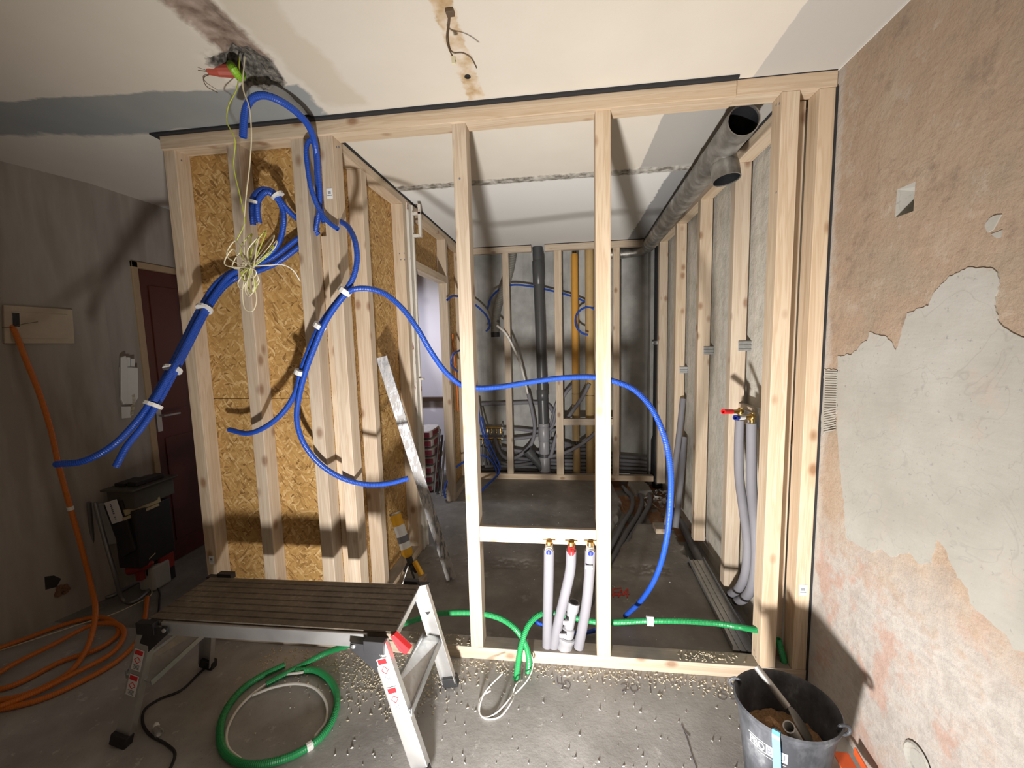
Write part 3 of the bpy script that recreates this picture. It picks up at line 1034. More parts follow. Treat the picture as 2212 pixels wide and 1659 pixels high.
GBp = px((1137, 1468, 'y-.06'), (1143, 1430, 'y-.05'), (1135, 1392, 'y-.03'), (1115, 1360, 'y.0'), (1085, 1338, 'y.04'), (1045, 1326, 'y.06'), (1000, 1323, 'y.06'), (940, 1327, 'y.06'), (880, 1345, 'y.03'), (820, 1367, 'y-.02'),
         (770, 1388, 'y-.10'), (705, 1410, 'z.05'), (655, 1436, 'z.02'), (618, 1455, 'z.014'), (575, 1478, 'z.014'))
corrugated('green_conduit', GBp, GREEN, 'green conduit passing through the left centre stud and down behind the work platform', r=.0135)
RG = px((640, 1449, 'z.014'), (680, 1448, 'z.014'), (712, 1468, 'z.014'), (728, 1505, 'z.014'), (718, 1555, 'z.014'), (690, 1595, 'z.014'), (640, 1628, 'z.014'), (580, 1648, 'z.014'), (525, 1650, 'z.014'), (487, 1628, 'z.014'),
        (475, 1590, 'z.014'), (485, 1540, 'z.014'), (520, 1492, 'z.014'), (560, 1463, 'z.016'), (615, 1437, 'z.02'))
g3 = corrugated('green_conduit', RG, GREEN, 'green conduit coiled in a ring on the floor before the platform', r=.014)
tape_at(RG, 665, 1612, g3, .0165, .03)
RW = px((560, 1503, 'z.012'), (600, 1466, 'z.014'), (650, 1450, 'z.02'))
RW2 = px((545, 1502, 'z.012'), (590, 1485, 'z.013'), (640, 1477, 'z.013'), (680, 1487, 'z.013'), (705, 1520, 'z.013'), (703, 1560, 'z.013'), (680, 1592, 'z.014'), (700, 1583, 'z.014'))
RW3 = px((655, 1452, 'z.02'), (610, 1460, 'z.012'), (560, 1488, 'z.012'), (515, 1530, 'z.012'), (490, 1580, 'z.012'), (493, 1615, 'z.012'), (520, 1640, 'z.013'))
obj('white_cable', MB().tube(spline(RW3, .008), .0055, 8), WIREW, None, 'white cable lying inside the ring of green conduit, outer strand', 'cable')
obj('white_cable', MB().tube(spline(RW2, .008), .0055, 8), WIREW, None, 'white cable lying inside the ring of green conduit, inner loop', 'cable')
gs = px((1681, 1380, 'y.05'), (1686, 1400, 'y.045'), (1692, 1420, 'y.04'), (1694, 1437, 'y.04'))
corrugated('green_conduit', gs, GREEN, 'short green conduit stub rising from the sill at the far right', r=.0135)
for i, (P, lab) in enumerate(((px((1113, 1478, 'y-.11'), (1100, 1510, 'z.03'), (1072, 1540, 'z.006'), (1045, 1550, 'z.004'), (1034, 1532, 'z.004'), (1040, 1505, 'z.01'), (1060, 1492, 'z.03')), 'white wire looping widest from the drooping green conduit'),
                           (px((1116, 1480, 'y-.11'), (1104, 1518, 'z.02'), (1080, 1548, 'z.004'), (1050, 1553, 'z.004'), (1036, 1538, 'z.004'), (1045, 1500, 'z.03'), (1085, 1455, 'z.06')), 'white wire bent back up beside the drooping green conduit'),
                           (px((1137, 1466, 'y-.06'), (1115, 1478, 'z.03'), (1108, 1500, 'z.01'), (1140, 1468, 'z.03'), (1152, 1430, 'z.05'), (1147, 1413, 'z.07')), 'white wire sprung up beside the second green conduit end'))):
    obj('white_wire', MB().tube(spline(P, .006), .0028, 6), WIREW, None, lab, 'wire')

# ceiling wires and their tied coil
hole = Vector((.705, -.36, 2.54))
lamp = []
W1 = px((512, 190, 'y-.36'), (494, 228, 'y-.36'), (490, 262, 'y-.36'), (507, 300, 'y-.36'), (505, 360, 'y-.34'), (520, 430, 'y-.34'), (528, 480, 'y-.34'), (511, 520, 'y-.34'))
W2 = px((525, 190, 'y-.36'), (538, 230, 'y-.36'), (543, 290, 'y-.36'), (540, 350, 'y-.34'), (531, 430, 'y-.34'), (527, 490, 'y-.34'), (528, 560, 'y-.34'))
coil = thing('wire_coil', tuple(at(540, 560, y=-.34)), 'tied coil of cream and green-yellow wire hanging from the ceiling hole', 'wire')
obj('wire', MB().tube(spline([hole] + W1, .008), .0022, 6), WIREG, coil, 'green-yellow hanging wire')
obj('wire', MB().tube(spline([hole + Vector((.02, 0, 0))] + W2, .008), .0022, 6), WIREC, coil, 'cream hanging wire')
random.seed(11)
c0 = at(540, 570, y=-.34)
for k in range(9):
    a = (random.uniform(-1, 1), random.uniform(-.5, .5))
    tipx = [545, 592, 598, 575, 508, 520, 590, 503, 560][k]
    tipy = [505, 508, 520, 498, 520, 545, 530, 538, 512][k]
    y = -.34 + random.uniform(-.04, .04)
    P = px((535 + k, 580, 'y%.3f' % y), (tipx - 18 if tipx < 545 else tipx - 26, tipy + 32, 'y%.3f' % y), (tipx, tipy, 'y%.3f' % y), (tipx + 12 if tipx < 545 else tipx - 4, tipy + 14, 'y%.3f' % (y - .01)), (540 + k, 578, 'y%.3f' % (y - .02)))
    lx, ly = [528, 550, 522, 545, 538, 552, 530, 541, 546][k], [600, 612, 625, 632, 640, 618, 608, 636, 600][k]
    Q = px((535 + k, 577, 'y%.3f' % y), (lx - 8, ly - 12, 'y%.3f' % y), (lx, ly, 'y%.3f' % y), (lx + 8, ly - 12, 'y%.3f' % (y - .01)), (541 + k % 4, 577, 'y%.3f' % (y - .01)))
    obj('wire', MB().tube(spline(P, .006), .0023, 6), WIREC if k % 3 else WIREG, coil)
    obj('wire', MB().tube(spline(Q, .006), .0023, 6), WIREC if k % 3 else WIREG, coil)
obj('wire', MB().tube(spline(px((530, 590, 'y-.34'), (524, 630, 'y-.34'), (530, 668, 'y-.34'), (545, 672, 'y-.34'), (554, 650, 'y-.34'), (545, 600, 'y-.34')), .006), .002, 6), WIREC, coil)
obj('wire', MB().tube(spline(px((545, 575, 'y-.34'), (580, 573, 'y-.3'), (610, 572, 'y-.25'), (632, 583, 'y-.2'), (648, 606, 'y-.15')), .006), .0022, 6), WIREW, coil)
obj('tie', MB().tube(spline([c0 + Vector((math.cos(t) * .022, math.sin(t) * .022, .004 * math.sin(2 * t))) for t in [k * math.pi / 5 for k in range(10)]], .006, True), .004, 6, closed=True), WIREC, coil)

# ends of old cable inside the ceiling hole
obj('pipe_stub', MB().tube(px((512, 152, 'z2.52'), (470, 152, 'z2.505'), (448, 154, 'z2.498')), .018, 12, open_ends=(False, True), radii=[.024, .02, .011]), plain('terracotta_plastic', (.42, .08, .05), .5), None, 'reddish pipe stub poking out of the ceiling hole', 'pipe')
corrugated('green_conduit', px((498, 140, 'z2.53'), (505, 150, 'z2.49'), (516, 165, 'z2.485'), (524, 160, 'z2.53')), plain('yellow_green_plastic', (.25, .52, .03), .45), 'lime green conduit end curled inside the ceiling hole', r=.014)
for i, (P, lab) in enumerate(((px((455, 160, 'z2.50'), (440, 168, 'z2.49'), (445, 185, 'z2.48'), (470, 200, 'z2.485')), 'thin dark wire drooping left of the ceiling hole'),
                           (px((452, 155, 'z2.50'), (438, 153, 'z2.49'), (428, 152, 'z2.485')), 'short dark wire end beside the reddish stub'))):
    obj('dark_wire', MB().tube(spline(P, .005), .0015, 5), WIREB, None, lab, 'wire')
# dead lamp wires by the bare ceiling strip
lw = thing('lamp_wire', tuple(at(972, 22, z=2.498)), 'old twisted lamp wires with connector hanging from the bare ceiling strip', 'wire')
obj('ceiling_cap', MB().box(tuple(at(972, 22, z=2.499) + Vector((-.012, -.012, -.012))), tuple(at(972, 22, z=2.499) + Vector((.012, .012, .0)))), WIREB, lw, bevel=.002)
obj('wire', MB().tube(spline(px((970, 24, 'z2.49'), (968, 50, 'y-.47'), (965, 85, 'y-.47'), (972, 110, 'y-.47'), (985, 133, 'y-.47')), .006), .0022, 6), WIREB, lw)
obj('wire', MB().tube(spline(px((973, 24, 'z2.49'), (971, 50, 'y-.46'), (968, 80, 'y-.46'), (977, 112, 'y-.47'), (1000, 114, 'y-.45'), (1018, 125, 'y-.43'), (1030, 147, 'y-.42')), .006), .0022, 6), WIREB, lw)
p = at(980, 128, y=-.47)
obj('connector', MB().box((p.x - .006, p.y - .004, p.z - .014), (p.x + .006, p.y + .004, p.z + .008)), WIREC, lw, bevel=.001)
p = at(1010, 165, z=2.4995)
obj('drill_hole', MB().lathe([(.0115, 0), (.0115, -.003), (.007, -.003), (.007, -.001)], p, (0, 0, 1), 14), BLACKM, None, 'round dark drilled hole in the bare ceiling strip', 'hole')

# orange conduits on the left wall
OP = [atl(22, 700, .0), atl(30, 712, .03), atl(55, 775, .09), atl(85, 850, .12), atl(110, 930, .14), atl(128, 1010, .15), atl(150, 1090, .15), atl(175, 1180, .15), atl(196, 1262, .16)]
OP += px((206, 1330, 'z.13'), (188, 1400, 'z.05'), (150, 1452, 'z.02'), (100, 1482, 'z.014'), (40, 1505, 'z.014'), (-60, 1520, 'z.014'))
oc = corrugated('orange_conduit', OP, ORANGE, 'orange conduit hanging from the wall box down to the floor', r=.0125)
tape_at(OP, 154, 1098, oc, .0145, .03)
rings = [px((-60, 1420, 'z.014'), (40, 1385, 'z.014'), (130, 1352, 'z.014'), (200, 1334, 'z.014'), (240, 1340, 'z.02'), (255, 1370, 'z.02'), (215, 1400, 'z.02'), (130, 1430, 'z.014'), (30, 1480, 'z.014'), (-60, 1500, 'z.014')),
         px((-40, 1480, 'z.035'), (20, 1440, 'z.035'), (110, 1395, 'z.035'), (200, 1350, 'z.035'), (250, 1348, 'z.035'), (268, 1370, 'z.035'), (240, 1412, 'z.035'), (160, 1455, 'z.035'), (80, 1495, 'z.03'), (-10, 1530, 'z.03')),
         px((318, 1290, 'z.014'), (312, 1340, 'z.014'), (296, 1385, 'z.014'), (250, 1430, 'z.014'), (170, 1475, 'z.014'), (90, 1510, 'z.014'), (0, 1532, 'z.014'), (-80, 1540, 'z.014'))]
for k, P in enumerate(rings):
    corrugated('orange_conduit', P, ORANGE, ['orange conduit loop on the floor nearest the left wall', 'orange conduit loop lying on top of the others on the floor', 'outermost orange conduit sweeping past the platform leg to the left edge'][k], r=.0118)

# ------------------------------------------------------------------ pipes in the bathroom
def foam(P, r, label, mat=None, name='insulated_pipe', cat='pipe', group=None, opens=(True, True)):
    return obj(name, MB().tube(spline(P, .015), r, 16, open_ends=opens, wall=.55), mat or FOAM, None, label, cat, group, smooth=True)


for k, (P, cap, lab) in enumerate(((px((1186, 1186, 'y-.02'), (1185, 1250, 'y.0'), (1183, 1330, 'y.03'), (1182, 1398, 'y.04')), CAPBLUE, 'leftmost grey insulated supply pipe with blue plug under the noggin'),
                              (px((1234, 1188, 'y-.02'), (1232, 1230, 'y.0'), (1219, 1290, 'y.02'), (1205, 1350, 'y.03'), (1196, 1400, 'y.04')), RED, 'bent grey insulated supply pipe with red plug under the noggin'),
                              (px((1275, 1188, 'y-.02'), (1273, 1240, 'y.0'), (1266, 1310, 'y.02'), (1250, 1398, 'y.04')), CAPBLUE, 'grey insulated supply pipe with blue plug and paper tag under the noggin'))):
    base = P[-1]
    sp = thing('supply_pipe', tuple(base), lab, 'water pipe')
    pts = spline(P, .012)
    obj('insulation', MB().tube(pts, .0235, 18, open_ends=(True, False), wall=.5), FOAM, sp, smooth=True)
    top = pts[0]
    # brass elbow facing the room with bracket screwed to the noggin
    obj('brass_elbow', MB().lathe([(.011, 0), (.011, .03), (.014, .03), (.014, .045)], top + Vector((0, 0, -.012)), (0, .15, 1), 16).box(top + Vector((-.028, .012, .028)), top + Vector((.028, .018, .036))), BRASS, sp, bevel=.001)
    obj('plug', MB().lathe([(.017, .05), (.017, .0), (.0145, -.004), (.0145, -.014), (.011, -.014), (.011, -.006)], top + Vector((0, -.012, .002)), (0, 1, .25), 20), cap if cap is RED else WHITEPL, sp)
    pc = obj('plug_face', MB().lathe([(.0125, 0), (.0125, .006)], top + Vector((0, -.03, -.002)), (0, 1, .25), 18).box(top + Vector((-.003, -.034, -.012)), top + Vector((.003, -.028, .006))), cap, sp)
    if k == 2:
        q = at(1272, 1225, y=-.037)
        obj('paper_tag', MB().box((q.x - .016, q.y - .003, q.z - .009), (q.x + .016, q.y, q.z + .009)), LABELW, sp)

# grey drain between them
dp = px((1240, 1300, 'y.05'), (1236, 1325, 'y.045'), (1228, 1360, 'y.04'), (1219, 1403, 'y.04'))
dt = thing('drain_pipe', tuple(dp[-1]), 'grey drain pipe with open mouth standing between the supply pipes', 'drain')
ax = (dp[0] - dp[-1])
L = ax.length
obj('pipe', MB().lathe([(.024, 0), (.024, L), (.0205, L), (.0205, L - .06)], dp[-1], ax, 24), PVC, dt, smooth=True)
obj('socket', MB().lathe([(.0265, L * .80), (.029, L * .82), (.029, L * .995), (.026, L), (.0245, L * .99)], dp[-1], ax, 24, False, False), PVC, dt, smooth=True)
obj('socket', MB().lathe([(.031, L * .26), (.031, L * .44), (.028, L * .46), (.0245, L * .47)], dp[-1], ax, 24, False, False), PVC, dt, smooth=True)
obj('socket', MB().lathe([(.036, 0), (.036, L * .18), (.041, L * .2), (.041, L * .27), (.034, L * .29)], dp[-1], ax, 24, True, False), PVC, dt, smooth=True)
for u, v, w in ((1222, 1345, .011), (1216, 1373, .015)):
    q = at(u, v, y=-.001)
    obj('paper_tag', MB().box((q.x - w, q.y - .004, q.z - .009), (q.x + w, q.y + .004, q.z + .009)), LABELW, dt)

# valves and the two insulated pipes on the right frame
vt = thing('tap_connector', tuple(at(1610, 898, x=2.76)), 'brass tap connectors with red and blue plugs on the right frame', 'tap fitting')
pr, pb = at(1600, 889, x=2.74), at(1625, 901, x=2.74)
for P0, tip, cap, lab in ((pr, at(1562, 889, x=2.62), RED, 'red plug'), (pb, at(1588, 902, x=2.63), CAPBLUE, 'blue plug')):
    d = (tip - P0)
    n = d.normalized()
    obj('brass_body', MB().lathe([(.012, 0), (.016, .006), (.016, .03), (.011, .032), (.011, d.length * .55)], P0 - n * .01, n, 16).lathe([(.012, -.03), (.012, .02)], P0, (0, 0, 1), 14), BRASS, vt, smooth=True)
    obj('plug', MB().lathe([(.012, d.length * .5), (.0125, d.length * .86), (.009, d.length * .87), (.009, d.length * .8)], P0, n, 16), cap if cap is RED else WHITEPL, vt, lab)
    obj('plug', MB().lathe([(.0128, d.length * .84), (.0128, d.length), (.008, d.length), (.008, d.length * .9)], P0, n, 16), cap, vt, lab)
obj('mounting_plate', MB().box((2.80, .16, 1.085), (2.811, .62, 1.112)).box((2.795, .30, 1.05), (2.811, .42, 1.15)), GALV, vt, bevel=.002)
foam(px((1598, 908, 'x2.735'), (1596, 960, 'x2.73'), (1597, 1030, 'x2.725'), (1606, 1100, 'x2.72'), (1615, 1170, 'x2.72'), (1612, 1230, 'x2.72'), (1600, 1265, 'x2.735'), (1578, 1284, 'x2.78')), .0225, 'left of two grey insulated pipes below the red and blue plugs')
foam(px((1623, 914, 'x2.74'), (1623, 980, 'x2.74'), (1624, 1060, 'x2.73'), (1632, 1140, 'x2.72'), (1634, 1210, 'x2.72'), (1625, 1265, 'x2.735'), (1607, 1293, 'x2.765'), (1590, 1298, 'x2.80')), .0235, 'right of two grey insulated pipes below the red and blue plugs')
foam(px((1475, 862, 'y1.82'), (1468, 930, 'y1.75'), (1455, 1030, 'y1.62'), (1440, 1135, 'y1.48')), .024, 'taller grey insulated pipe leaning at the farther right studs')
foam(px((1478, 945, 'y1.80'), (1473, 1010, 'y1.70'), (1466, 1080, 'y1.58'), (1459, 1140, 'y1.48')), .024, 'shorter grey insulated pipe leaning at the farther right studs')
q = at(1430, 1146, z=.02)
obj('wood_block', MB().box((q.x - .05, q.y - .02, .001), (q.x + .06, q.y + .10, .04)), WX, None, 'small offcut of pale wood under the leaning insulated pipes', 'wood offcut', bevel=.002)

# large drain stack at the back
ds = thing('drain_stack', (1.60, 2.70, .0), 'dark grey drain stack rising through the gap in the back frame', 'drain')
a, b = Vector((1.602, 2.735, .0)), Vector((1.560, 2.735, 2.497))
ax = b - a
obj('pipe', MB().lathe([(.055, 0), (.055, ax.length)], a, ax, 28), PVCD, ds, smooth=True)
for z0_, z1_, rr in ((2.10, 2.36, .062), (.86, .98, .064), (.56, .60, .060), (.40, .56, .060), (.26, .40, .058), (0.0, .22, .060)):
    obj('collar', MB().lathe([(.055, z0_), (rr, z0_ + .008), (rr, z1_ - .008), (.055, z1_)], a, ax, 28, False, False), PVCD if z0_ > .7 else PVC, ds, smooth=True)
n = Vector((-.62, -.1, .78)).normalized()
obj('branch', MB().lathe([(.045, 0), (.047, .22), (.056, .225), (.056, .31), (.045, .31), (.045, .24)], Vector((1.60, 2.735, .06)), n, 24), PVCD, ds, smooth=True)

# lagged heating pipes
k1 = thing('lagged_pipe', (1.948, 2.76, 0), 'thin vertical pipe in bright orange lagging behind the back frame', 'pipe')
obj('upper_lagging', MB().lathe([(.037, 1.10), (.038, 1.4), (.037, 2.40), (.03, 2.42)], (1.948, 2.77, 0), (0, 0, 1), 20), KRAFT, k1, smooth=True)
obj('lower_lagging', MB().lathe([(.038, .40), (.04, .6), (.039, 1.095)], (1.948, 2.77, 0), (0, 0, 1), 20), KRAFT2, k1, smooth=True)
obj('lower_lagging', MB().lathe([(.037, .0), (.04, .1), (.038, .33), (.03, .35)], (1.953, 2.77, 0), (0, 0, 1), 20), KRAFT2, k1, smooth=True)
obj('pipe', MB().lathe([(.014, .3), (.014, .42)], (1.95, 2.77, 0), (0, 0, 1), 12).lathe([(.02, 2.40), (.02, 2.497)], (1.948, 2.77, 0), (0, 0, 1), 12), BLACKM, k1)
obj('binding_wire', MB().lathe([(.0405, .92), (.0405, .926)], (1.948, 2.77, 0), (0, 0, 1), 20).lathe([(.0405, .80), (.0405, .806)], (1.948, 2.77, 0), (0, 0, 1), 20), BLACKM, k1)
k2 = thing('lagged_pipe', (2.10, 2.77, 0), 'thicker vertical pipe in tan lagging behind the right centre stud', 'pipe')
obj('lagging', MB().lathe([(.046, .0), (.048, .5), (.047, 1.2), (.046, 2.497)], (2.103, 2.78, 0), (0, 0, 1), 22), KRAFT2, k2, smooth=True)
obj('binding_wire', MB().lathe([(.0492, .90), (.0492, .906)], (2.103, 2.78, 0), (0, 0, 1), 20).lathe([(.0492, .62), (.0492, .626)], (2.103, 2.78, 0), (0, 0, 1), 20), BLACKM, k2)
k3 = thing('soil_pipe', (2.80, 2.72, 0), 'black cast iron soil pipe in the far right corner', 'pipe')
obj('pipe', MB().lathe([(.05, -.1), (.05, 2.49)], (2.812, 2.735, 0), (0, 0, 1), 24), BLACKM, k3, smooth=True)
obj('collar', MB().lathe([(.05, .0), (.066, .02), (.066, .42), (.05, .46)], (2.812, 2.735, 0), (0, 0, 1), 24, False, False), BLACKM, k3, smooth=True)
obj('pipe_clamp', MB().lathe([(.053, 1.44), (.056, 1.445), (.056, 1.475), (.053, 1.48)], (2.812, 2.735, 0), (0, 0, 1), 24, False, False).box((2.745, 2.73, 1.447), (2.765, 2.745, 1.473)), GALV, k3)

# duct under the ceiling
du = thing('ventilation_duct', (2.62, 1.3, 2.42), 'dusty galvanised round duct under the ceiling with an open tee at its end', 'duct')
A = Vector((2.575, .10, 2.395))
B = Vector((2.672, 2.58, 2.425))
d = (B - A).normalized()
LL = (B - A).length
rd = .064
prof = [(rd * .94, .12), (rd * .94, .005), (rd, 0)]
x = .03
prof += [(rd, .03)]
obj('tee', MB().lathe([(rd * .93, .38), (rd * .93, .0), (rd * 1.0, .0), (rd, .05), (rd * 1.05, .055), (rd * 1.05, .062), (rd, .067), (rd, .42), (rd * 1.05, .425), (rd * 1.05, .435), (rd, .44)], A, d, 32, True, False), DUCT, du, smooth=True)
pj_ = A + d * .27
dn = (Vector((2.60, .24, 2.26)) - pj_)
dn = Vector((.10, -.16, -1)).normalized()
obj('branch', MB().lathe([(rd * .88, .0), (rd * .88, .075), (rd * .97, .08), (rd * .97, .155), (rd * .9, .155), (rd * .9, .06)], pj_ - dn * .0, dn, 32, False, True), DUCT, du, smooth=True)
random.seed(5)
prof = [(rd * .985, .43)]
x = .45
while x < LL - .02:
    prof += [(rd * .985, x), (rd * 1.02, x + .004), (rd * 1.02, x + .008), (rd * .985, x + .012)]
    x += .105
prof += [(rd * .985, LL)]
obj('branch_shade_liner', MB().lathe([(rd * .9, .150), (rd * .87, .07), (.002, .068)], pj_, dn, 32, False, False), BLACKM, du)  # black lining added to paint the branch mouth as unlit
obj('tee_shade_liner', MB().lathe([(rd * .925, .012), (rd * .91, .30), (.002, .302)], A, d, 32, False, False), BLACKM, du)  # shade inside the open tee end, put in as a black lining
obj('duct_pipe', MB().lathe(prof, A, d, 32, False, True), DUCT, du, smooth=True)
obj('duct_elbow', MB().tube(spline([B - d * .02, B + Vector((0, .09, -.005)), B + Vector((-.06, .16, -.02)), B + Vector((-.2, .19, -.03)), B + Vector((-.42, .19, -.03))], .02), .05, 20), DUCT, du, smooth=True)

# bundle of insulated pipes behind the back frame
random.seed(3)
for k in range(8):
    z = .03 + k * .043
    y = 2.84 - .015 * (k % 2)
    xl = [.86, .9, 1.05, 1.1, 1.2, 1.1, 1.62, 1.64][k]
    P = [(xl, y, z + (.0 if k < 3 else .05)), (xl + .25, y, z + .01), (1.6, y, z), (2.0, y - .005, z - .004), (2.4, y, z + .006), (2.72, y, z - .01 if k < 3 else z - .02)]
    if k > 4:
        P = P[:4] + [(2.3, y, z + .01)]
    foam(P, .0195, ['lowest', 'second lowest', 'third from below', 'fourth from below', 'fifth from below', 'sixth from below', 'second from the top', 'topmost'][k] + ' of the horizontal grey pipes along the back wall', FOAMD if k % 3 == 1 else FOAM, group='horizontal pipes along the back wall')
foam(px((1040, 873, 'y2.9'), (1100, 871, 'y2.9'), (1160, 870, 'y2.9'), (1185, 876, 'y2.9'), (1196, 892, 'y2.9')), .022, 'grey pipe with ragged foam high across the back wall at left')
foam(px((1085, 926, 'y2.86'), (1120, 927, 'y2.86'), (1160, 931, 'y2.86'), (1200, 928, 'y2.86'), (1212, 925, 'y2.86')), .019, 'grey pipe joined to the upper brass manifold')
foam(px((1085, 949, 'y2.84'), (1120, 947, 'y2.84'), (1160, 940, 'y2.84'), (1190, 925, 'y2.84'), (1205, 880, 'y2.84'), (1225, 845, 'y2.82'), (1242, 829, 'y2.78')), .019, 'grey pipe rising from the lower brass manifold to the orange lagging')
foam(px((1170, 985, 'y2.86'), (1185, 955, 'y2.86'), (1192, 910, 'y2.86'), (1203, 870, 'y2.86'), (1214, 852, 'y2.86')), .017, 'grey pipe climbing close beside the drain stack')
foam(px((1190, 985, 'y2.72'), (1205, 935, 'y2.72'), (1232, 895, 'y2.72'), (1258, 858, 'y2.72'), (1273, 829, 'y2.72')), .021, 'grey pipe slanting up across both lagged pipes')
foam(px((1175, 990, 'y2.72'), (1220, 978, 'y2.71'), (1250, 963, 'y2.71'), (1275, 945, 'y2.71'), (1300, 920, 'y2.73')), .019, 'grey pipe slanting low in front of the lagged pipes')
flx = px((1073, 703, 'y2.5'), (1092, 720, 'y2.56'), (1113, 760, 'y2.60'), (1128, 800, 'y2.70'), (1140, 850, 'y2.76'))
obj('white_flexible_pipe', MB().tube(spline(flx, .01), .012, 10), WIREW, None, 'white flexible pipe curving out of the hanging hose end', 'pipe', smooth=True)
foam(px((1141, 850, 'y2.76'), (1150, 890, 'y2.77'), (1155, 925, 'y2.78'), (1148, 958, 'y2.78'), (1128, 980, 'y2.78'), (1105, 991, 'y2.78'), (1086, 985, 'y2.78'), (1074, 965, 'y2.78'), (1069, 945, 'y2.78')), .021, 'grey pipe hanging in a deep curve from the white flexible pipe')
foam(px((1048, 950, 'y2.8'), (1055, 975, 'y2.8'), (1075, 995, 'y2.8'), (1110, 1005, 'y2.8'), (1150, 1000, 'y2.8')), .019, 'grey pipe curving under the manifolds to the right', FOAMD)
for k in range(5):
    u = 1040 + k * 7
    foam(px((u, 950, 'y2.83'), (u, 970, 'y2.83'), (u + 2, 1005, 'y2.83')), .0125, ['leftmost', 'second from the left', 'middle', 'fourth from the left', 'rightmost'][k] + ' of the short grey pipes dropping from the lower brass manifold', FOAMD if k % 2 else FOAM, group='short pipes below the manifold')
for nm, v, u0, u1 in (('upper', 924, 1048, 1086), ('lower', 947, 1036, 1086)):
    m = thing('manifold', tuple(at(u1, v, y=2.84)), nm + ' brass manifold on the back wall at left', 'manifold')
    a, b = at(u0, v, y=2.84), at(u1, v, y=2.84)
    obj('bar', MB().tube([a, a.lerp(b, .5), b], .013, 12), BRASS, m, smooth=True)
    for k in range(4):
        c = a.lerp(b, (k + .5) / 4)
        obj('outlet', MB().lathe([(.009, 0), (.009, -.045), (.013, -.046), (.013, -.06)], c, (0, 0, 1), 10), BRASS, m)
    obj('valve', MB().lathe([(.016, 0), (.016, .02), (.012, .022), (.012, .035)], b - Vector((0, .02, 0)), (0, -1, .2), 14).tube([b + Vector((0, 0, .0)), b + Vector((0, -.005, .05))], .009, 8), GALV, m)
# hanging hose
hz_ = px((1108, 548, 'y2.76'), (1100, 590, 'y2.75'), (1086, 630, 'y2.73'), (1075, 665, 'y2.71'), (1070, 695, 'y2.70'), (1070, 720, 'y2.70'))
hs = thing('flexible_hose', tuple(hz_[-1]), 'grey-brown ribbed hose hanging from the top left of the back frame', 'hose')
pts = spline(hz_, .009)
obj('hose', MB().tube(pts, .046, 20, radii=[.046 if i % 2 else .0435 for i in range(len(pts))]), plain('grey_brown_hose', (.20, .195, .175), .6), hs)
obj('hose_end', MB().tube([pts[-1] + Vector((0, 0, .01)), pts[-1] + Vector((0, 0, -.04))], .048, 20, open_ends=(False, True)), BLACKPL, hs)

# blue lines in the back
bl = px((1053, 668, 'y2.70'), (1060, 645, 'y2.72'), (1078, 626, 'y2.8'), (1105, 616, 'y2.83'), (1150, 619, 'y2.85'), (1195, 629, 'y2.85'), (1235, 640, 'y2.85'), (1270, 655, 'y2.85'), (1300, 675, 'y2.85'))
corrugated('thin_blue_conduit', bl, BLUE, 'thin blue conduit arching across the back wall behind the drain stack', r=.011, step=.006, seg=8)
corrugated('thin_blue_conduit', px((1022, 655, 'y2.70'), (1038, 668, 'y2.70'), (1052, 684, 'y2.70'), (1058, 705, 'y2.70'), (1050, 716, 'y2.70')), BLUE, 'thin blue conduit coming in left of the hanging hose', r=.011, step=.006, seg=8)
loop = [at(1270, 693, y=2.69) + Vector((math.cos(t) * .13, .05 * math.sin(t), math.sin(t) * .145)) for t in [k * math.pi / 8 for k in range(13)]]
corrugated('thin_blue_conduit', loop[::-1], BLUE, 'thin blue conduit curled in a loop at the tan lagged pipe', r=.011, step=.006, seg=8)
corrugated('thin_blue_conduit', px((1033, 880, 'y2.5'), (1040, 925, 'y2.5'), (1055, 968, 'y2.5'), (1070, 1000, 'y2.45'), (1078, 1020, 'y2.4'), (1066, 1035, 'y2.35'), (1045, 1055, 'y2.2'), (1020, 1085, 'z.012')), BLUE, 'thin blue conduit hanging down to the floor at the left of the back frame', r=.011, step=.006, seg=8)
corrugated('thin_blue_conduit', px((1035, 984, 'y2.45'), (1052, 987, 'y2.45'), (1066, 1002, 'y2.45'), (1074, 1022, 'y2.42'), (1080, 1010, 'y2.42'), (1070, 985, 'y2.45'), (1052, 945, 'y2.5'), (1040, 900, 'y2.52')), BLUE, 'thin blue conduit bunched over the back sill', r=.010, step=.006, seg=8)
corrugated('thin_blue_conduit', px((1003, 997, 'y2.2'), (982, 1012, 'y2.1'), (966, 1038, 'y1.95'), (960, 1060, 'y1.90'), (962, 1075, 'z.02')), BLUE, 'thin blue conduit drooping in front of the farther doorway stud', r=.010, step=.006, seg=8)
corrugated('thin_blue_conduit', px((966, 648, 'x.80'), (976, 640, 'x.81'), (988, 640, 'x.79')), BLUE, 'thin blue conduit stub high on the left wall near the back', r=.011, step=.006, seg=8)
corrugated('thin_blue_conduit', px((993, 757, 'x.80'), (978, 768, 'x.83'), (975, 785, 'x.83'), (988, 803, 'x.80')), BLUE, 'thin blue conduit bowed out low on the left wall near the back', r=.010, step=.006, seg=8)

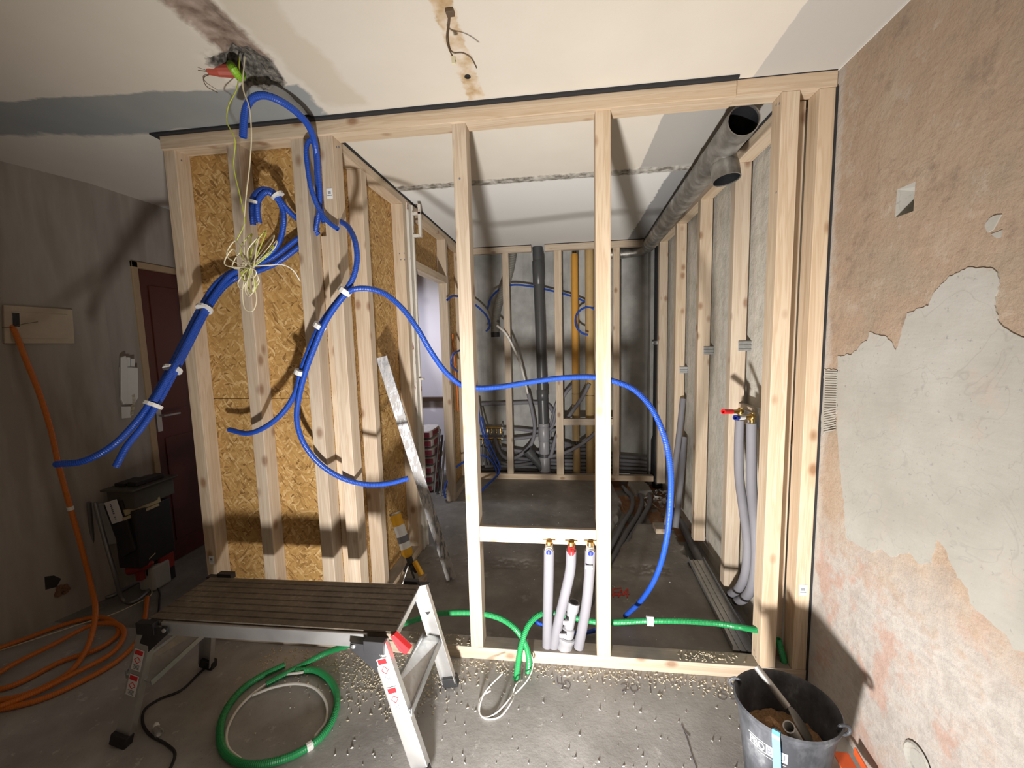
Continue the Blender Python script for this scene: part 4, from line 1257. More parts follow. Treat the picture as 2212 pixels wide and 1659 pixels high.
# pipes lying in the floor channel and the wall trench
for k, P in enumerate((px((1345, 1052, 'z-.04'), (1364, 1072, 'z-.04'), (1365, 1098, 'z-.04'), (1345, 1132, 'z-.04'), (1326, 1168, 'z-.04'), (1300, 1215, 'z-.04')),
                    px((1370, 1052, 'z-.04'), (1386, 1076, 'z-.04'), (1380, 1108, 'z-.04'), (1353, 1152, 'z-.04'), (1328, 1200, 'z-.04'), (1290, 1262, 'z-.04')),
                    px((1396, 1058, 'z-.035'), (1405, 1080, 'z-.035'), (1388, 1118, 'z-.035'), (1362, 1162, 'z-.04'), (1322, 1232, 'z-.04'), (1262, 1330, 'z-.04')))):
    foam(P, .021, ['left', 'middle', 'right'][k] + ' of three dark insulated pipes lying in the floor channel', FOAMD)
foam([(2.80, 1.75, -.05), (2.77, 1.3, -.05), (2.75, .9, -.05), (2.765, .45, -.05), (2.77, .12, -.05)], .03, 'dark insulated pipe lying along the trench at the right wall', FOAMD)
random.seed(21)
m = MB()
for k in range(60):
    c = at(1400 + random.uniform(-10, 48), 1082 + random.uniform(-25, 14), z=-.06)
    r_ = random.uniform(.01, .035)
    vs = [c + Vector((random.uniform(-1, 1), random.uniform(-1, 1), random.uniform(-.6, .9))) * r_ for _ in range(6)]
    m.add(vs, [(0, 1, 2), (0, 2, 3), (0, 3, 4), (1, 2, 5), (2, 3, 5), (3, 4, 5), (4, 0, 1), (4, 1, 5)])
obj('rubble', m, PLBITS, None, 'pale rubble lying in the broken floor at the back corner', 'rubble', kind='stuff')

# metal profile over the trench
mp = thing('metal_profile', (2.70, .6, 0), 'galvanised steel channel profile lying along the trench at the right', 'metal profile')
A, B = Vector((2.672, .16, .008)), Vector((2.70, 1.0, .008))
sd = (B - A).normalized().cross(Vector((0, 0, 1)))
m = MB()
for o_, w_, z_, h_ in ((0.0, .10, 0.0, .0015), (-.05, .0015, .014, .028), (.05, .0015, .014, .028), (-.015, .006, .003, .004), (.015, .006, .003, .004)):
    m.bar(A + sd * o_ + Vector((0, 0, z_)), B + sd * o_ + Vector((0, 0, z_)), w_, h_)
obj('channel', m, GALV, mp)

# ------------------------------------------------------------------ straightedge and foam gun
P0, P1 = Vector((1.10, .635, .012)), Vector((.79, .47, 1.445))
dd = (P1 - P0).normalized()
obj('straightedge', MB().bar(P0, P1, .062, .022, up=(.35, -1, 0)), DIRTALU, None, 'plaster-smeared aluminium straightedge leaning on the left framing', 'straightedge', bevel=.002)
fg = thing('foam_gun', (.90, .50, .02), 'orange and white foam can screwed upside down on a black applicator gun', 'foam gun')
c1, c0_ = at(853, 1108, y=.50), at(883, 1203, y=.46)
ax = c0_ - c1
L = ax.length
obj('can', MB().lathe([(.020, -.004), (.026, 0), (.0325, .004), (.0325, L * .93), (.026, L * .97), (.014, L), (.010, L + .012)], c1, ax, 28), YELLOW, fg, smooth=True)
obj('can_label', MB().lathe([(.0329, L * .28), (.0329, L * .80)], c1, ax, 28, False, False), LABELW, fg, 'white printed wrap')
obj('can_print', MB().lathe([(.0332, L * .52), (.0332, L * .66)], c1, ax, 28, False, False), LABELB, fg)
obj('can_rim', MB().lathe([(.028, -.004), (.034, -.004), (.034, .006), (.0325, .008)], c1, ax, 28, False, False), ALU, fg)
g0 = c0_ + ax.normalized() * .01
obj('gun_body', MB().lathe([(.019, -.01), (.019, .03), (.013, .035), (.013, .06)], g0, ax, 14).bar(g0 + Vector((0, 0, -.03)), g0 + Vector((.05, -.01, -.075)), .02, .026).bar(g0 + Vector((-.01, 0, -.03)), g0 + Vector((-.05, .03, -.10)), .012, .014), BLACKPL, fg, bevel=.003)
obj('gun_handle', MB().bar(g0 + Vector((.035, -.01, -.01)), g0 + Vector((.085, -.03, -.085)), .022, .03), YELLOW, fg, bevel=.006)
obj('gun_trigger', MB().tube(spline([g0 + Vector((.01, -.02, -.04)), g0 + Vector((.03, -.035, -.075)), g0 + Vector((.045, -.04, -.11))], .01), .006, 8), BLACKPL, fg)
obj('gun_barrel', MB().tube([g0 + Vector((-.01, 0, -.05)), g0 + Vector((-.03, -.03, -.12)), Vector((g0.x - .05, g0.y - .06, .035))], .0045, 8), ALU, fg)
p = at(905, 1200, z=.0)
obj('wood_batten', MB().bar((.85, .16, .03), (.93, .62, .025), .03, .045), WY, None, 'loose wooden batten on the floor beside the left framing', 'wood offcut', bevel=.002)

# ------------------------------------------------------------------ work platform
wp = thing('work_platform', (.73, -.36, 0), 'folding aluminium work platform with dark ribbed deck standing at left centre', 'work platform')
Z = .50
fl, bl_, br, fr = Vector((.25, -.515, Z)), Vector((.25, -.235, Z)), Vector((1.212, -.212, Z)), Vector((1.225, -.505, Z))
dirx = (br - bl_).normalized()
m = MB()
N = 8
prof = []
for k in range(N):
    a, b = k / N, (k + 1) / N
    prof += [(a + .004, -.0035), (a + .012, -.0005), (a + .020, 0), (a + .030, -.0005), (a + .040, -.003), (b - .004, -.003)]
nP = len(prof)
vs = [fl.lerp(bl_, t) + Vector((0, 0, h)) for t, h in prof] + [fr.lerp(br, t) + Vector((0, 0, h)) for t, h in prof]
m.add(vs, [(i, nP + i, nP + i + 1, i + 1) for i in range(nP - 1)])
lo_ = [p + Vector((0, 0, -.030)) for p in (fl, fr, br, bl_)]
m.add([p + Vector((0, 0, -.007)) for p in (fl, fr, br, bl_)] + lo_, [(0, 4, 5, 1), (1, 5, 6, 2), (2, 6, 7, 3), (3, 7, 4, 0), (4, 7, 6, 5), (0, 1, 2, 3)])
obj('deck', m, DECK, wp)
obj('side_rail', MB().bar(fl + Vector((.06, -.004, -.034)), fr + Vector((-.1, -.004, -.034)), .012, .052), ALU, wp, bevel=.002)
obj('side_rail', MB().bar(bl_ + Vector((.02, .004, -.034)), br + Vector((-.05, .004, -.034)), .012, .052), ALU, wp, bevel=.002)
obj('end_rail', MB().bar(fr + Vector((.0, 0, -.02)), br + Vector((.0, 0, -.02)), .010, .028), ALU, wp, bevel=.001)
obj('end_rail', MB().bar(fl + Vector((.0, 0, -.02)), bl_ + Vector((.0, 0, -.02)), .010, .028), ALU, wp, bevel=.001)
feet = {'fr': Vector((1.335, -.575, 0)), 'rr': Vector((1.322, -.165, 0)), 'fl': Vector((.115, -.565, 0)), 'rl': Vector((.125, -.175, 0))}
tops = {'fr': Vector((1.215, -.520, .445)), 'rr': Vector((1.218, -.205, .49)), 'fl': Vector((.245, -.525, .475)), 'rl': Vector((.25, -.23, .445))}
tops['fr'] = at(815, 1392, y=-.535)
for k in ('fl', 'rl', 'fr', 'rr'):
    ft, tpp = feet[k], tops[k]
    d = (tpp - ft).normalized()
    sgn = 1 if k[0] == 'f' else -1
    # legs are channels: a broad web facing along y with two flanges
    up = (0, -1, 0)
    m = MB()
    w = .058
    m.bar(ft + d * .03, tpp, w, .004, up)
    sdv = d.cross(Vector(up)).normalized()
    for e in (-1, 1):
        m.bar(ft + d * .03 + sdv * (e * w / 2) + Vector((0, sgn * .012, 0)), tpp + sdv * (e * w / 2) + Vector((0, sgn * .012, 0)), .004, .026, up)
    leg = obj('leg', m, ALU, wp, bevel=.001)
    obj('rubber_foot', MB().bar(ft + d * .004, ft + d * .05, w + .012, .034, up), RUBBER, leg, bevel=.004)
    if k in ('fl', 'fr'):
        base_t = .60 if k == 'fr' else .50
        Lg = (tpp - ft).length
        for j in range(2):
            cpos = ft + d * (Lg * (base_t + .22 - .21 * j)) - Vector((0, .0042, 0))
            s_ = obj('warning_label', MB().bar(cpos - d * .042, cpos + d * .042, .040, .001, up), LABELW, leg, 'white and red warning label')
            e = cpos - Vector((0, .0011, 0))
            mm = MB().bar(e + d * .022, e + d * .039, .032, .001, up)
            obj('label_mark', mm, RED, s_)
            q0 = e + d * .0
            ring_ = [q0 + d * (.013 * math.cos(t)) + sdv * (.013 * math.sin(t)) for t in [i * math.pi / 2 for i in range(4)]]
            mm = MB()
            for i in range(4):
                mm.bar(ring_[i], ring_[(i + 1) % 4], .0025, .001, up)
            obj('label_mark', mm, RED, s_)
            mm = MB()
            for i in range(4):
                mm.bar(e - d * (.020 + .005 * i) + sdv * .013, e - d * (.020 + .005 * i) - sdv * (.013 - .004 * (i % 2)), .0016, .001, up)
            obj('label_mark', mm, LABELB, s_)
# hinge plates, caps and struts
for k, s_ in (('fr', 1), ('fl', -1), ('rr', 1), ('rl', -1)):
    tpp = tops[k]
    y = tpp.y + (-.008 if k[0] == 'f' else .008)
    hx = tpp.x - s_ * .085
    m = MB().prism([(tpp.x - s_ * .005, y, Z - .028), (hx - s_ * .012, y, Z - .022), (hx - s_ * .016, y, Z - .045), (tpp.x + s_ * .02, y, Z - .15), (tpp.x + s_ * .045, y, Z - .12)], (0, .004, 0))
    m.box((min(tpp.x - s_ * .045, tpp.x + s_ * .03), y - .006, Z - .055), (max(tpp.x - s_ * .045, tpp.x + s_ * .03), y + .02, Z - .008))
    hb = obj('hinge_plate', m, BLACKPL, wp, bevel=.002)
    obj('rivet', MB().lathe([(.008, 0), (.008, .004), (.004, .006)], (hx, y, Z - .034), (0, -1, 0), 14), ALU, hb)
obj('corner_cap', MB().box((.27, -.225, Z - .02), (.34, -.195, Z + .006)), BLACKPL, wp, bevel=.002)
obj('corner_cap', MB().box((1.14, -.205, Z - .02), (1.20, -.180, Z + .006)), BLACKPL, wp, bevel=.002)
p = at(842, 1375, y=-.52)
obj('release_lever', MB().prism([p + Vector((0, 0, 0)), p + Vector((.014, 0, .006)), p + Vector((.055, .035, -.075)), p + Vector((.04, .035, -.095)), p + Vector((.02, .02, -.07))], (0, .03, -.004)), RED, wp, bevel=.002)
# galvanised cross step between the legs of each end
for a_, b_, s_ in (('fr', 'rr', 1), ('fl', 'rl', -1)):
    xo = 1.292 if s_ > 0 else .160
    xi = xo - s_ * .075
    za = .238 if s_ > 0 else .285
    zb = .298 if s_ > 0 else .235
    q = [Vector((xo, -.550, za)), Vector((xi, -.525, zb)), Vector((xi, -.21, (za + zb) / 2)), Vector((xo, -.180, za))]
    m = MB().prism(q, (0, 0, .003))
    m.bar(q[0], q[3], .004, .030).bar(q[1], q[2], .004, .022)
    obj('cross_step', m, GALV, wp, 'galvanised cross step')

# ------------------------------------------------------------------ bucket
bk = thing('rubber_bucket', (2.552, -.45, 0), 'dusty black builder bucket in the right foreground', 'bucket')
bc = Vector((2.552, -.452, 0))


def brim(t, r, z):
    return bc + Vector((math.cos(t) * r * 1.03, math.sin(t) * r * .95, z))


NS = 48
prof = [(.105, 0), (.110, .012), (.140, .27), (.149, .285), (.153, .30), (.148, .306), (.143, .30), (.136, .27), (.106, .015), (.0, .013)]
m = MB()
m.rings([[brim(2 * math.pi * k / NS, max(r, .001), z) for k in range(NS)] for r, z in prof], True, True)
obj('shell', m, BUCKET, bk, smooth=True)
for t in (math.radians(148), math.radians(-35)):
    c = brim(t, .15, .298)
    obj('handle_lug', MB().tube([c + Vector((.018 * math.cos(a), .0, .016 * math.sin(a))) for a in [i * math.pi / 6 for i in range(12)]], .005, 8, closed=True), BUCKET, bk)
# printed band: white outline panel and block letters laid round the wall
import bpy as _b


def text_on_bucket(txt, t0, z0, size, mat, name):
    cu = bpy.data.curves.new(name, 'FONT')
    cu.body = txt
    cu.size = size
    cu.extrude = .0004
    cu.offset = .0006
    tmp = bpy.data.objects.new(name, cu)
    COL.objects.link(tmp)
    bpy.context.view_layer.update()
    me = bpy.data.meshes.new_from_object(tmp.evaluated_get(bpy.context.evaluated_depsgraph_get()))
    m = MB()
    vs = []
    for v in me.vertices:
        z = z0 + v.co.y
        r = .1095 + (.140 - .110) * (z - .012) / .258 + .0016 + v.co.z
        t = t0 + v.co.x * .72 / r
        vs.append(brim(t, r, z))
    m.add(vs, [tuple(p.vertices) for p in me.polygons])
    bpy.data.objects.remove(tmp)
    return obj(name, m, mat, bk)


def band_on_bucket(t0, t1, z0, z1, mat, name, lift=.001, slope=0):
    m = MB()
    n = 14
    vs = []
    for k in range(n + 1):
        t = t0 + (t1 - t0) * k / n
        for z in (z0, z1):
            r = .110 + (.030) * (z - .012) / .258 + lift
            vs.append(brim(t, r, z))
    m.add(vs, [(2 * k, 2 * k + 2, 2 * k + 3, 2 * k + 1) for k in range(n)])
    return obj(name, m, mat, bk)


T0 = math.radians(203)
band_on_bucket(T0 + .375, T0 + .80, .198, .232, LABELW, 'print_band', .0012)
band_on_bucket(T0 - .05, T0 + .80, .232, .2345, LABELW, 'print_line', .0013)
band_on_bucket(T0 - .05, T0 + .375, .198, .200, LABELW, 'print_line', .0013)
band_on_bucket(T0 + .18, T0 + .78, .188, .1895, LABELW, 'print_line', .0013)
text_on_bucket('PRO', T0 - .03, .203, .036, LABELW, 'lettering')
text_on_bucket('BAU', T0 + .39, .203, .036, LABELB, 'lettering')
# content
random.seed(9)
m = MB()
n = 26
vs = []
for j in range(n + 1):
    for i in range(n + 1):
        a, b = (i / n * 2 - 1), (j / n * 2 - 1)
        q = math.hypot(a, b)
        f = 1 if q <= 1 else 1 / q
        px_, py_ = a * f * .122, b * f * .113
        h = .17 + .075 * math.exp(-((px_ + .045) ** 2 + (py_ + .01) ** 2) / .0022) + .008 * noise.noise(Vector((px_ * 60, py_ * 60, 1))) + .004 * noise.noise(Vector((px_ * 160, py_ * 160, 1)))
        vs.append(bc + Vector((px_, py_, h)))
m.add(vs, [(j * (n + 1) + i, j * (n + 1) + i + 1, (j + 1) * (n + 1) + i + 1, (j + 1) * (n + 1) + i) for j in range(n) for i in range(n)])
obj('sawdust_heap', m, SAND, None, 'brown sawdust heap filling the black bucket', 'sawdust', kind='stuff')
tr = thing('hand_shovel', tuple(bc + Vector((0, 0, .2))), 'dusty grey hand shovel standing in the black bucket', 'hand shovel')
h0, h1 = at(1634, 1440, y=-.36), at(1702, 1528, y=-.44)
h1 = at(1702, 1528, z=.27)
h0 = at(1634, 1440, z=.34)
obj('handle', MB().tube(spline([h0, h0.lerp(h1, .3), h0.lerp(h1, .6), h1], .01), .012, 12, radii=None), make_galv('dusty_grey_handle', (.45, .43, .41), .5, False), tr, smooth=True)
s0, s1 = h1, at(1745, 1590, z=.19)
m = MB()
d = (s1 - s0).normalized()
sdv = d.cross(Vector((0, 0, 1))).normalized()
R_ = []
for t, w, dp_ in ((0, .008, .003), (.12, .02, .006), (.3, .035, .010), (.6, .042, .012), (1, .042, .010), (1.35, .030, .004)):
    c = s0.lerp(s1, t)
    R_.append([c + sdv * (w * math.cos(a)) * 1.0 + Vector((0, 0, dp_ * math.sin(a) - (.008 * abs(math.cos(a)) if 0 else 0))) for a in [i * math.pi / 6 for i in range(12)]])
obj('blade', MB().rings(R_), make_galv('dusty_steel_blade', (.33, .32, .30), .55, False), tr, smooth=True)
tb0, tb1 = at(1704, 1570, z=.285), at(1722, 1600, z=.20)
obj('tube_offcut', MB().tube([tb0, tb0.lerp(tb1, .5), tb1], .0175, 24, open_ends=(True, False), wall=.8, deep=.07), plain('white_rimmed_tube', (.55, .54, .52), .5), None, 'white-rimmed round tube offcut sticking out of the black bucket', 'tube', smooth=True)
st = [at(1671, 1567, z=.30), at(1674, 1580, z=.306)]
t_ = math.radians(236)
stp = [brim(t_, .120, .285), brim(t_, .146, .309), brim(t_ + .01, .158, .300), brim(t_ + .02, .152, .26), brim(t_ + .04, .142, .18), brim(t_ + .07, .128, .08), brim(t_ + .08, .121, .0)]
m = MB()
pts = spline(stp, .012)
vs = []
for p in pts:
    tg = Vector((-(p - bc).y, (p - bc).x, 0)).normalized() * .011
    vs += [p - tg, p + tg]
nrm_ = Vector((math.cos(t_), math.sin(t_), 0)) * .002
k_ = len(vs)
m.add(vs + [v + nrm_ for v in vs], [(2 * i, 2 * i + 1, 2 * i + 3, 2 * i + 2) for i in range(len(pts) - 1)] + [(k_ + 2 * i, k_ + 2 * i + 2, k_ + 2 * i + 3, k_ + 2 * i + 1) for i in range(len(pts) - 1)] +
      [(2 * i, 2 * i + 2, k_ + 2 * i + 2, k_ + 2 * i) for i in range(len(pts) - 1)] + [(2 * i + 1, k_ + 2 * i + 1, k_ + 2 * i + 3, 2 * i + 3) for i in range(len(pts) - 1)])
obj('blue_strap', m, STRAPB, None, 'light blue strap hanging over the rim of the black bucket', 'strap')
# orange shovel and dust between bucket and wall
q0, q1 = at(1815, 1625, z=.05), at(1850, 1690, z=.04)
obj('orange_dustpan', MB().bar(q0, q1, .05, .006, (0, 0, 1)).bar(q0 + Vector((.045, 0, .012)), q1 + Vector((.045, 0, .012)), .006, .03), plain('orange_red_plastic', (.70, .12, .03), .45), None, 'orange-red plastic dustpan edge between the bucket and the right wall', 'dustpan', bevel=.002)

# socket crater in the right wall
p = Vector((XR, -.563, .243))
m = MB().lathe([(.03, .001), (.03, .002)], p, (-1, 0, 0), 20)
m.lathe([(.038, .0), (.044, .003), (.050, .006), (.044, .010), (.036, .006), (.034, .001)], p, (-1, 0, 0), 20)
obj('trim_7', m, PATCH, kind='structure')

# ------------------------------------------------------------------ left wall fittings
pa, pb_, pc_, pd = atl(4, 659), atl(153, 669), atl(158, 742), atl(6, 742)
wb = thing('wall_box', tuple(pd), 'cream cover box on the left wall with the orange conduit coming out', 'electrical box')
n = (-LN) * .022
m = MB().prism([pd, pc_, pb_, pa], n)
obj('box_frame', m, CREAM, wb, bevel=.003)
pi = [atl(20, 672), atl(142, 680), atl(144, 732), atl(22, 732)]
obj('cover', MB().prism([q + n for q in (pi[3], pi[2], pi[1], pi[0])], (-LN) * .004), CREAM, wb, bevel=.002)
ho = [atl(22, 676), atl(37, 677), atl(38, 706), atl(23, 706)]
obj('cut_out', MB().prism([q + (-LN) * .0265 for q in ho[::-1]], (-LN) * .001), BLACKM, wb)
obj('wire_end', MB().tube(spline([atl(4, 707, .03), atl(30, 706, .04), atl(50, 700, .05), atl(82, 695, .06)], .006), .0018, 5), WIREB, wb)

P = at(275, 830, x=XL if False else None, y=.50) if False else atl(276, 830)
ic = thing('door_intercom', tuple(P), 'white wall intercom handset with coiled cord beside the dark door', 'intercom')
d_ = (Vector((XL + 1.86, .42 + 2.6, 0))).normalized()


def onl(u, v, o_=0.0):
    return atl(u, v, o_)


obj('base_plate', MB().prism([onl(256, 792), onl(293, 794), onl(294, 858), onl(286, 872), onl(265, 872), onl(258, 862)][::-1], (-LN) * .03), WHITEPL, ic, bevel=.004)
obj('handset', MB().prism([onl(258, 772, .03), onl(268, 768, .03), onl(272, 780, .03), onl(273, 868, .03), onl(264, 874, .03), onl(258, 862, .03)][::-1], (-LN) * .022), WHITEPL, ic, bevel=.004)
obj('top_hook', MB().bar(onl(276, 772, .02), onl(276, 792, .02), .01, .02).bar(onl(286, 775, .02), onl(286, 792, .02), .01, .02), WHITEPL, ic)
pts = []
for k in range(90):
    t = k / 89
    c = onl(287 + 2 * math.sin(t * 5), 852 + t * 45, .03)
    pts.append(c + Vector((.008 * math.cos(k * 1.05), .008 * math.sin(k * 1.05), 0)))
obj('coiled_cord', MB().tube(pts, .002, 5), WIREC, ic)
obj('light_switch', MB().prism([onl(261, 878), onl(281, 878), onl(282, 902), onl(262, 904)][::-1], (-LN) * .01), WHITEPL, None, 'white square switch under the wall intercom', 'switch', bevel=.002)
m = MB().prism([onl(96, 1246), onl(116, 1243), onl(132, 1250), onl(122, 1268), onl(98, 1274)][::-1], (-LN) * .0015)
obj('socket_hole', m, BLACKM, None, 'dark open socket hole low in the left wall', 'socket hole')
m = MB()
random.seed(2)
for k in range(24):
    c = onl(133 + random.gauss(0, 6), 1272 + random.gauss(0, 6), .008)
    m.box(c - Vector((1, 1, 1)) * .007, c + Vector((1, 1, 1)) * random.uniform(.003, .009))
obj('plaster_crumbs', m, plain('brown_crumbs', (.22, .12, .07), .9), None, 'brown crumbly plaster clump beside the low socket hole', 'plaster', kind='stuff')

# ------------------------------------------------------------------ things stacked by the left wall
fc = thing('folding_stool', (-.86, .30, 0), 'folded grey tube-legged stool leaning on the left wall', 'stool')
TUB = make_galv('dull_grey_tube', (.33, .33, .34), .45, False)
u1 = [at(192, 1085, y=.22), at(198, 1150, y=.24), at(207, 1230, y=.25), at(213, 1285, z=.012), at(240, 1288, z=.012), at(262, 1276, z=.012), at(335, 1240, z=.012)]
u2 = [at(205, 1085, y=.20), at(222, 1150, y=.2), at(245, 1230, y=.2), at(268, 1298, z=.012), at(290, 1300, z=.012), at(330, 1268, z=.012)]
obj('tube_frame', MB().tube(spline(u1, .02), .011, 10), TUB, fc, smooth=True)
obj('tube_frame', MB().tube(spline(u2, .02), .011, 10), TUB, fc, smooth=True)
obj('seat', MB().bar(at(214, 1088, y=.27), at(238, 1175, y=.30), .02, .10, (1, .3, 0)), plain('grey_seat_board', (.35, .36, .37), .6), fc, bevel=.004)
cr = thing('tool_bag', (-.84, .30, 0), 'black open tool bag with a white label on its side by the left wall', 'tool bag')
c = at(300, 1165, y=.42)
b0 = at(252, 1190, y=.36)
obj('bag_body', MB().prism([at(222, 1092, y=.25), at(262, 1082, y=.25), at(290, 1190, y=.25), at(264, 1205, y=.25)][::-1], (.0, .02, .0)).box((-.87, .27, .20), (-.72, .50, .56)), BLACKPL, cr, bevel=.006)
lb = [at(u, v, y=.245) for u, v in ((226, 1086), (252, 1078), (268, 1124), (243, 1132))]
lbl = obj('bag_label', MB().prism(lb[::-1], (0, -.002, 0)), LABELW, cr, 'white label with grey print')
a_, b_ = lb[0].lerp(lb[1], .45), lb[3].lerp(lb[2], .45)
mm = MB()
for k in range(9):
    if k == 6:
        continue
    q = a_.lerp(b_, .12 + .085 * k) - Vector((0, .004, 0))
    mm.bar(q, q + (b_ - a_) * .05, .008 + .004 * (k % 2), .001, (0, -1, 0))
obj('print', mm, LABELB, lbl)
bx_ = thing('tool_crate', (-.84, .32, .58), 'black plastic crate of tools stacked on top of the bag', 'crate')
cz = .70
obj('crate_rim', MB().box((-.90, .24, cz - .015), (-.68, .54, cz)).box((-.88, .26, cz - .12), (-.70, .52, cz - .015)), plain('dark_grey_crate', (.09, .085, .07), .5), bx_, bevel=.006)
obj('contents', MB().box((-.87, .30, cz), (-.80, .42, cz + .02)).box((-.78, .3, cz), (-.72, .48, cz + .03)), BLACKPL, bx_, bevel=.004)
w0, w1 = at(268, 1108, y=.25), at(345, 1078, y=.42)
obj('folded_rule', MB().bar(w0, w1, .02, .035).bar(w0 + Vector((0, -.01, -.035)), w1 + Vector((0, -.01, -.03)), .015, .018), plain('pale_wood_slat', (.50, .42, .26), .6), None, 'pale wooden slats lying in the black tool bag', 'wood offcut', bevel=.002)
random.seed(14)
m = MB()
c = at(345, 1130, y=.50)
m.rings([[c + Vector((math.cos(a) * (.05 + .014 * noise.noise(Vector((a, z * 20, 2)))) * s_, math.sin(a) * .06 * s_, z)) for a in [i * math.pi / 9 for i in range(18)]] for z, s_ in ((-.11, .4), (-.08, .95), (-.02, 1.1), (.03, 1.0), (.07, .8), (.10, .35))])
obj('red_cloth_bag', m, plain('dark_red_cloth', (.30, .02, .03), .75), None, 'dark red crumpled bag at the right of the tool pile', 'bag', smooth=True)
c = at(345, 1195, y=.45)
yc = thing('red_container', (c.x, c.y, 0), 'red canister with yellow lid below the crumpled red bag', 'canister')
obj('body', MB().box((c.x - .06, c.y - .04, .09), (c.x + .04, c.y + .06, c.z - .01)), plain('dull_red_plastic', (.34, .035, .02), .5), yc, bevel=.008)
obj('lid', MB().box((c.x - .015, c.y - .045, c.z - .01), (c.x + .045, c.y + .0, c.z + .012)), YELLOW, yc, bevel=.004)
c = at(332, 1235, y=.40)
wc = thing('white_canister', (c.x, c.y, 0), 'white plastic canister standing on the floor under the tool pile', 'canister')
obj('body', MB().box((c.x - .06, c.y - .05, .002), (c.x + .05, c.y + .07, .16)), plain('dusty_white_plastic', (.45, .45, .44), .5), wc, bevel=.014)
obj('grip', MB().tube(spline([Vector((c.x - .02, c.y - .06, .11)), Vector((c.x - .02, c.y - .085, .16)), Vector((c.x - .02, c.y - .03, .2)), Vector((c.x - .02, c.y + .02, .16))], .008), .006, 8), WHITEPL, wc)
mid = at(262, 1240, y=.33)
obj('dark_box', MB().box((-.86, .40, .002), (-.76, .52, .195)), BLACKPL, None, 'dark box on the floor carrying the tool bag', 'box', bevel=.005)
obj('red_drill', MB().lathe([(.02, -.07), (.03, -.06), (.032, .04), (.02, .07), (.008, .09)], at(300, 1225, y=.32), (1, .2, .3), 16).bar(at(300, 1225, y=.32), at(305, 1252, y=.32), .03, .035), plain('dim_red_casing', (.28, .03, .025), .5), None, 'red cordless tool lying in front of the pile', 'power tool', smooth=False)

# cables on the floor
obj('black_cable', MB().tube(spline(px((455, 1432, 'z.008'), (430, 1455, 'z.006'), (390, 1492, 'z.006'), (345, 1510, 'z.006'), (315, 1530, 'z.006'), (308, 1560, 'z.006'), (325, 1588, 'z.006'), (360, 1608, 'z.006'), (378, 1628, 'z.006'), (370, 1655, 'z.006'), (350, 1690, 'z.006')), .01), .0052, 8), RUBBER, None, 'dark rubber cable winding over the floor in front of the platform', 'cable')
obj('dark_cable', MB().tube(spline(px((322, 1200, 'y.35'), (318, 1240, 'y.35'), (328, 1258, 'z.04'), (343, 1275, 'z.008'), (344, 1300, 'z.006'), (341, 1340, 'z.006')), .01), .005, 8), RUBBER, None, 'dark cable trailing from the tool pile behind the platform', 'cable')
obj('pale_cable', MB().tube(spline(px((335, 1195, 'y.33'), (318, 1215, 'y.33'), (322, 1260, 'z.03'), (326, 1285, 'z.005'), (290, 1306, 'z.004'), (240, 1328, 'z.004'), (180, 1346, 'z.03'), (120, 1366, 'z.04'), (0, 1405, 'z.004')), .01), .0028, 6), WIREC, None, 'thin pale cord running from the tool pile over the orange loops', 'cord')
c = at(340, 1580, z=.012)
pt = thing('pipe_fitting', tuple(c), 'small metal fitting lying beside the dark cable on the floor', 'fitting')
obj('body', MB().lathe([(.012, -.015), (.012, .012), (.015, .013), (.015, .024), (.011, .024), (.011, .015)], c + Vector((0, 0, .004)), (1, -.5, 0), 14), ALU, pt)
obj('cap', MB().lathe([(.008, -.0), (.012, .006), (.010, .016), (.002, .022)], c + Vector((-.018, .012, 0)), (-.3, .2, 1), 12), WHITEPL, pt, smooth=True)

# ------------------------------------------------------------------ things seen through the side doorway
random.seed(4)
c = at(930, 1042, z=0)
base = Vector((.40, 2.35, 0))
for k in range(7):
    z = k * .092
    m = MB()
    ox, oy = random.uniform(-.012, .012), random.uniform(-.02, .02)
    R_ = []
    for t, s_ in ((0, .55), (.12, .92), (.5, 1.0), (.88, .92), (1, .55)):
        R_.append([base + Vector((ox + (.10 * (1 if math.cos(a) > 0 else -1) * abs(math.cos(a)) ** .4) * s_, oy + (.19 * (1 if math.sin(a) > 0 else -1) * abs(math.sin(a)) ** .4) * s_, z + .09 * t)) for a in [i * math.pi / 12 + .01 for i in range(24)]])
    o = obj('material_sack', m.rings(R_), SACKW, None, ['lowest', 'second lowest', 'third from below', 'middle', 'third from the top', 'second from the top', 'topmost'][k] + ' paper sack in the stack beyond the side doorway', 'sack', 'sacks stacked beyond the doorway', smooth=True)
    obj('print', MB().box((base.x + .101 + ox, base.y - .12 + oy, z + .02), (base.x + .103 + ox, base.y + .05 + oy, z + .07)).box((base.x - .02 + ox, base.y - .193 + oy, z + .02), (base.x + .09 + ox, base.y - .1915 + oy, z + .07)), BURG, o, 'burgundy print')
obj('window_board', MB().box((.05, 2.84, .84), (.655, 2.90, .885)), plain('dark_brown_board', (.06, .035, .02), .5), None, 'dark brown board along the wall beyond the side doorway', 'board', bevel=.002)
for k in range(3):
    a = Vector((.50 + .05 * k, 2.16 - .05 * k, .0))
    obj('metal_rod', MB().tube([a, a + Vector((.02, .08, .35)), a + Vector((.035 - .01 * k, .17, .62 - .05 * k))], .011, 8), TUB if k != 1 else BLACKM, None, ['leftmost', 'middle', 'rightmost'][k] + ' of three dark rods leaning beyond the side doorway', 'rod', smooth=True)
obj('orange_hose', MB().tube(spline([(.702 + .015, 2.30, 1.6), (.72, 2.33, 1.3), (.725, 2.37, 1.0), (.72, 2.39, .8)], .02), .010, 8), ORANGE, None, 'thin orange-red hose running down the strand board near the back', 'hose', smooth=True)

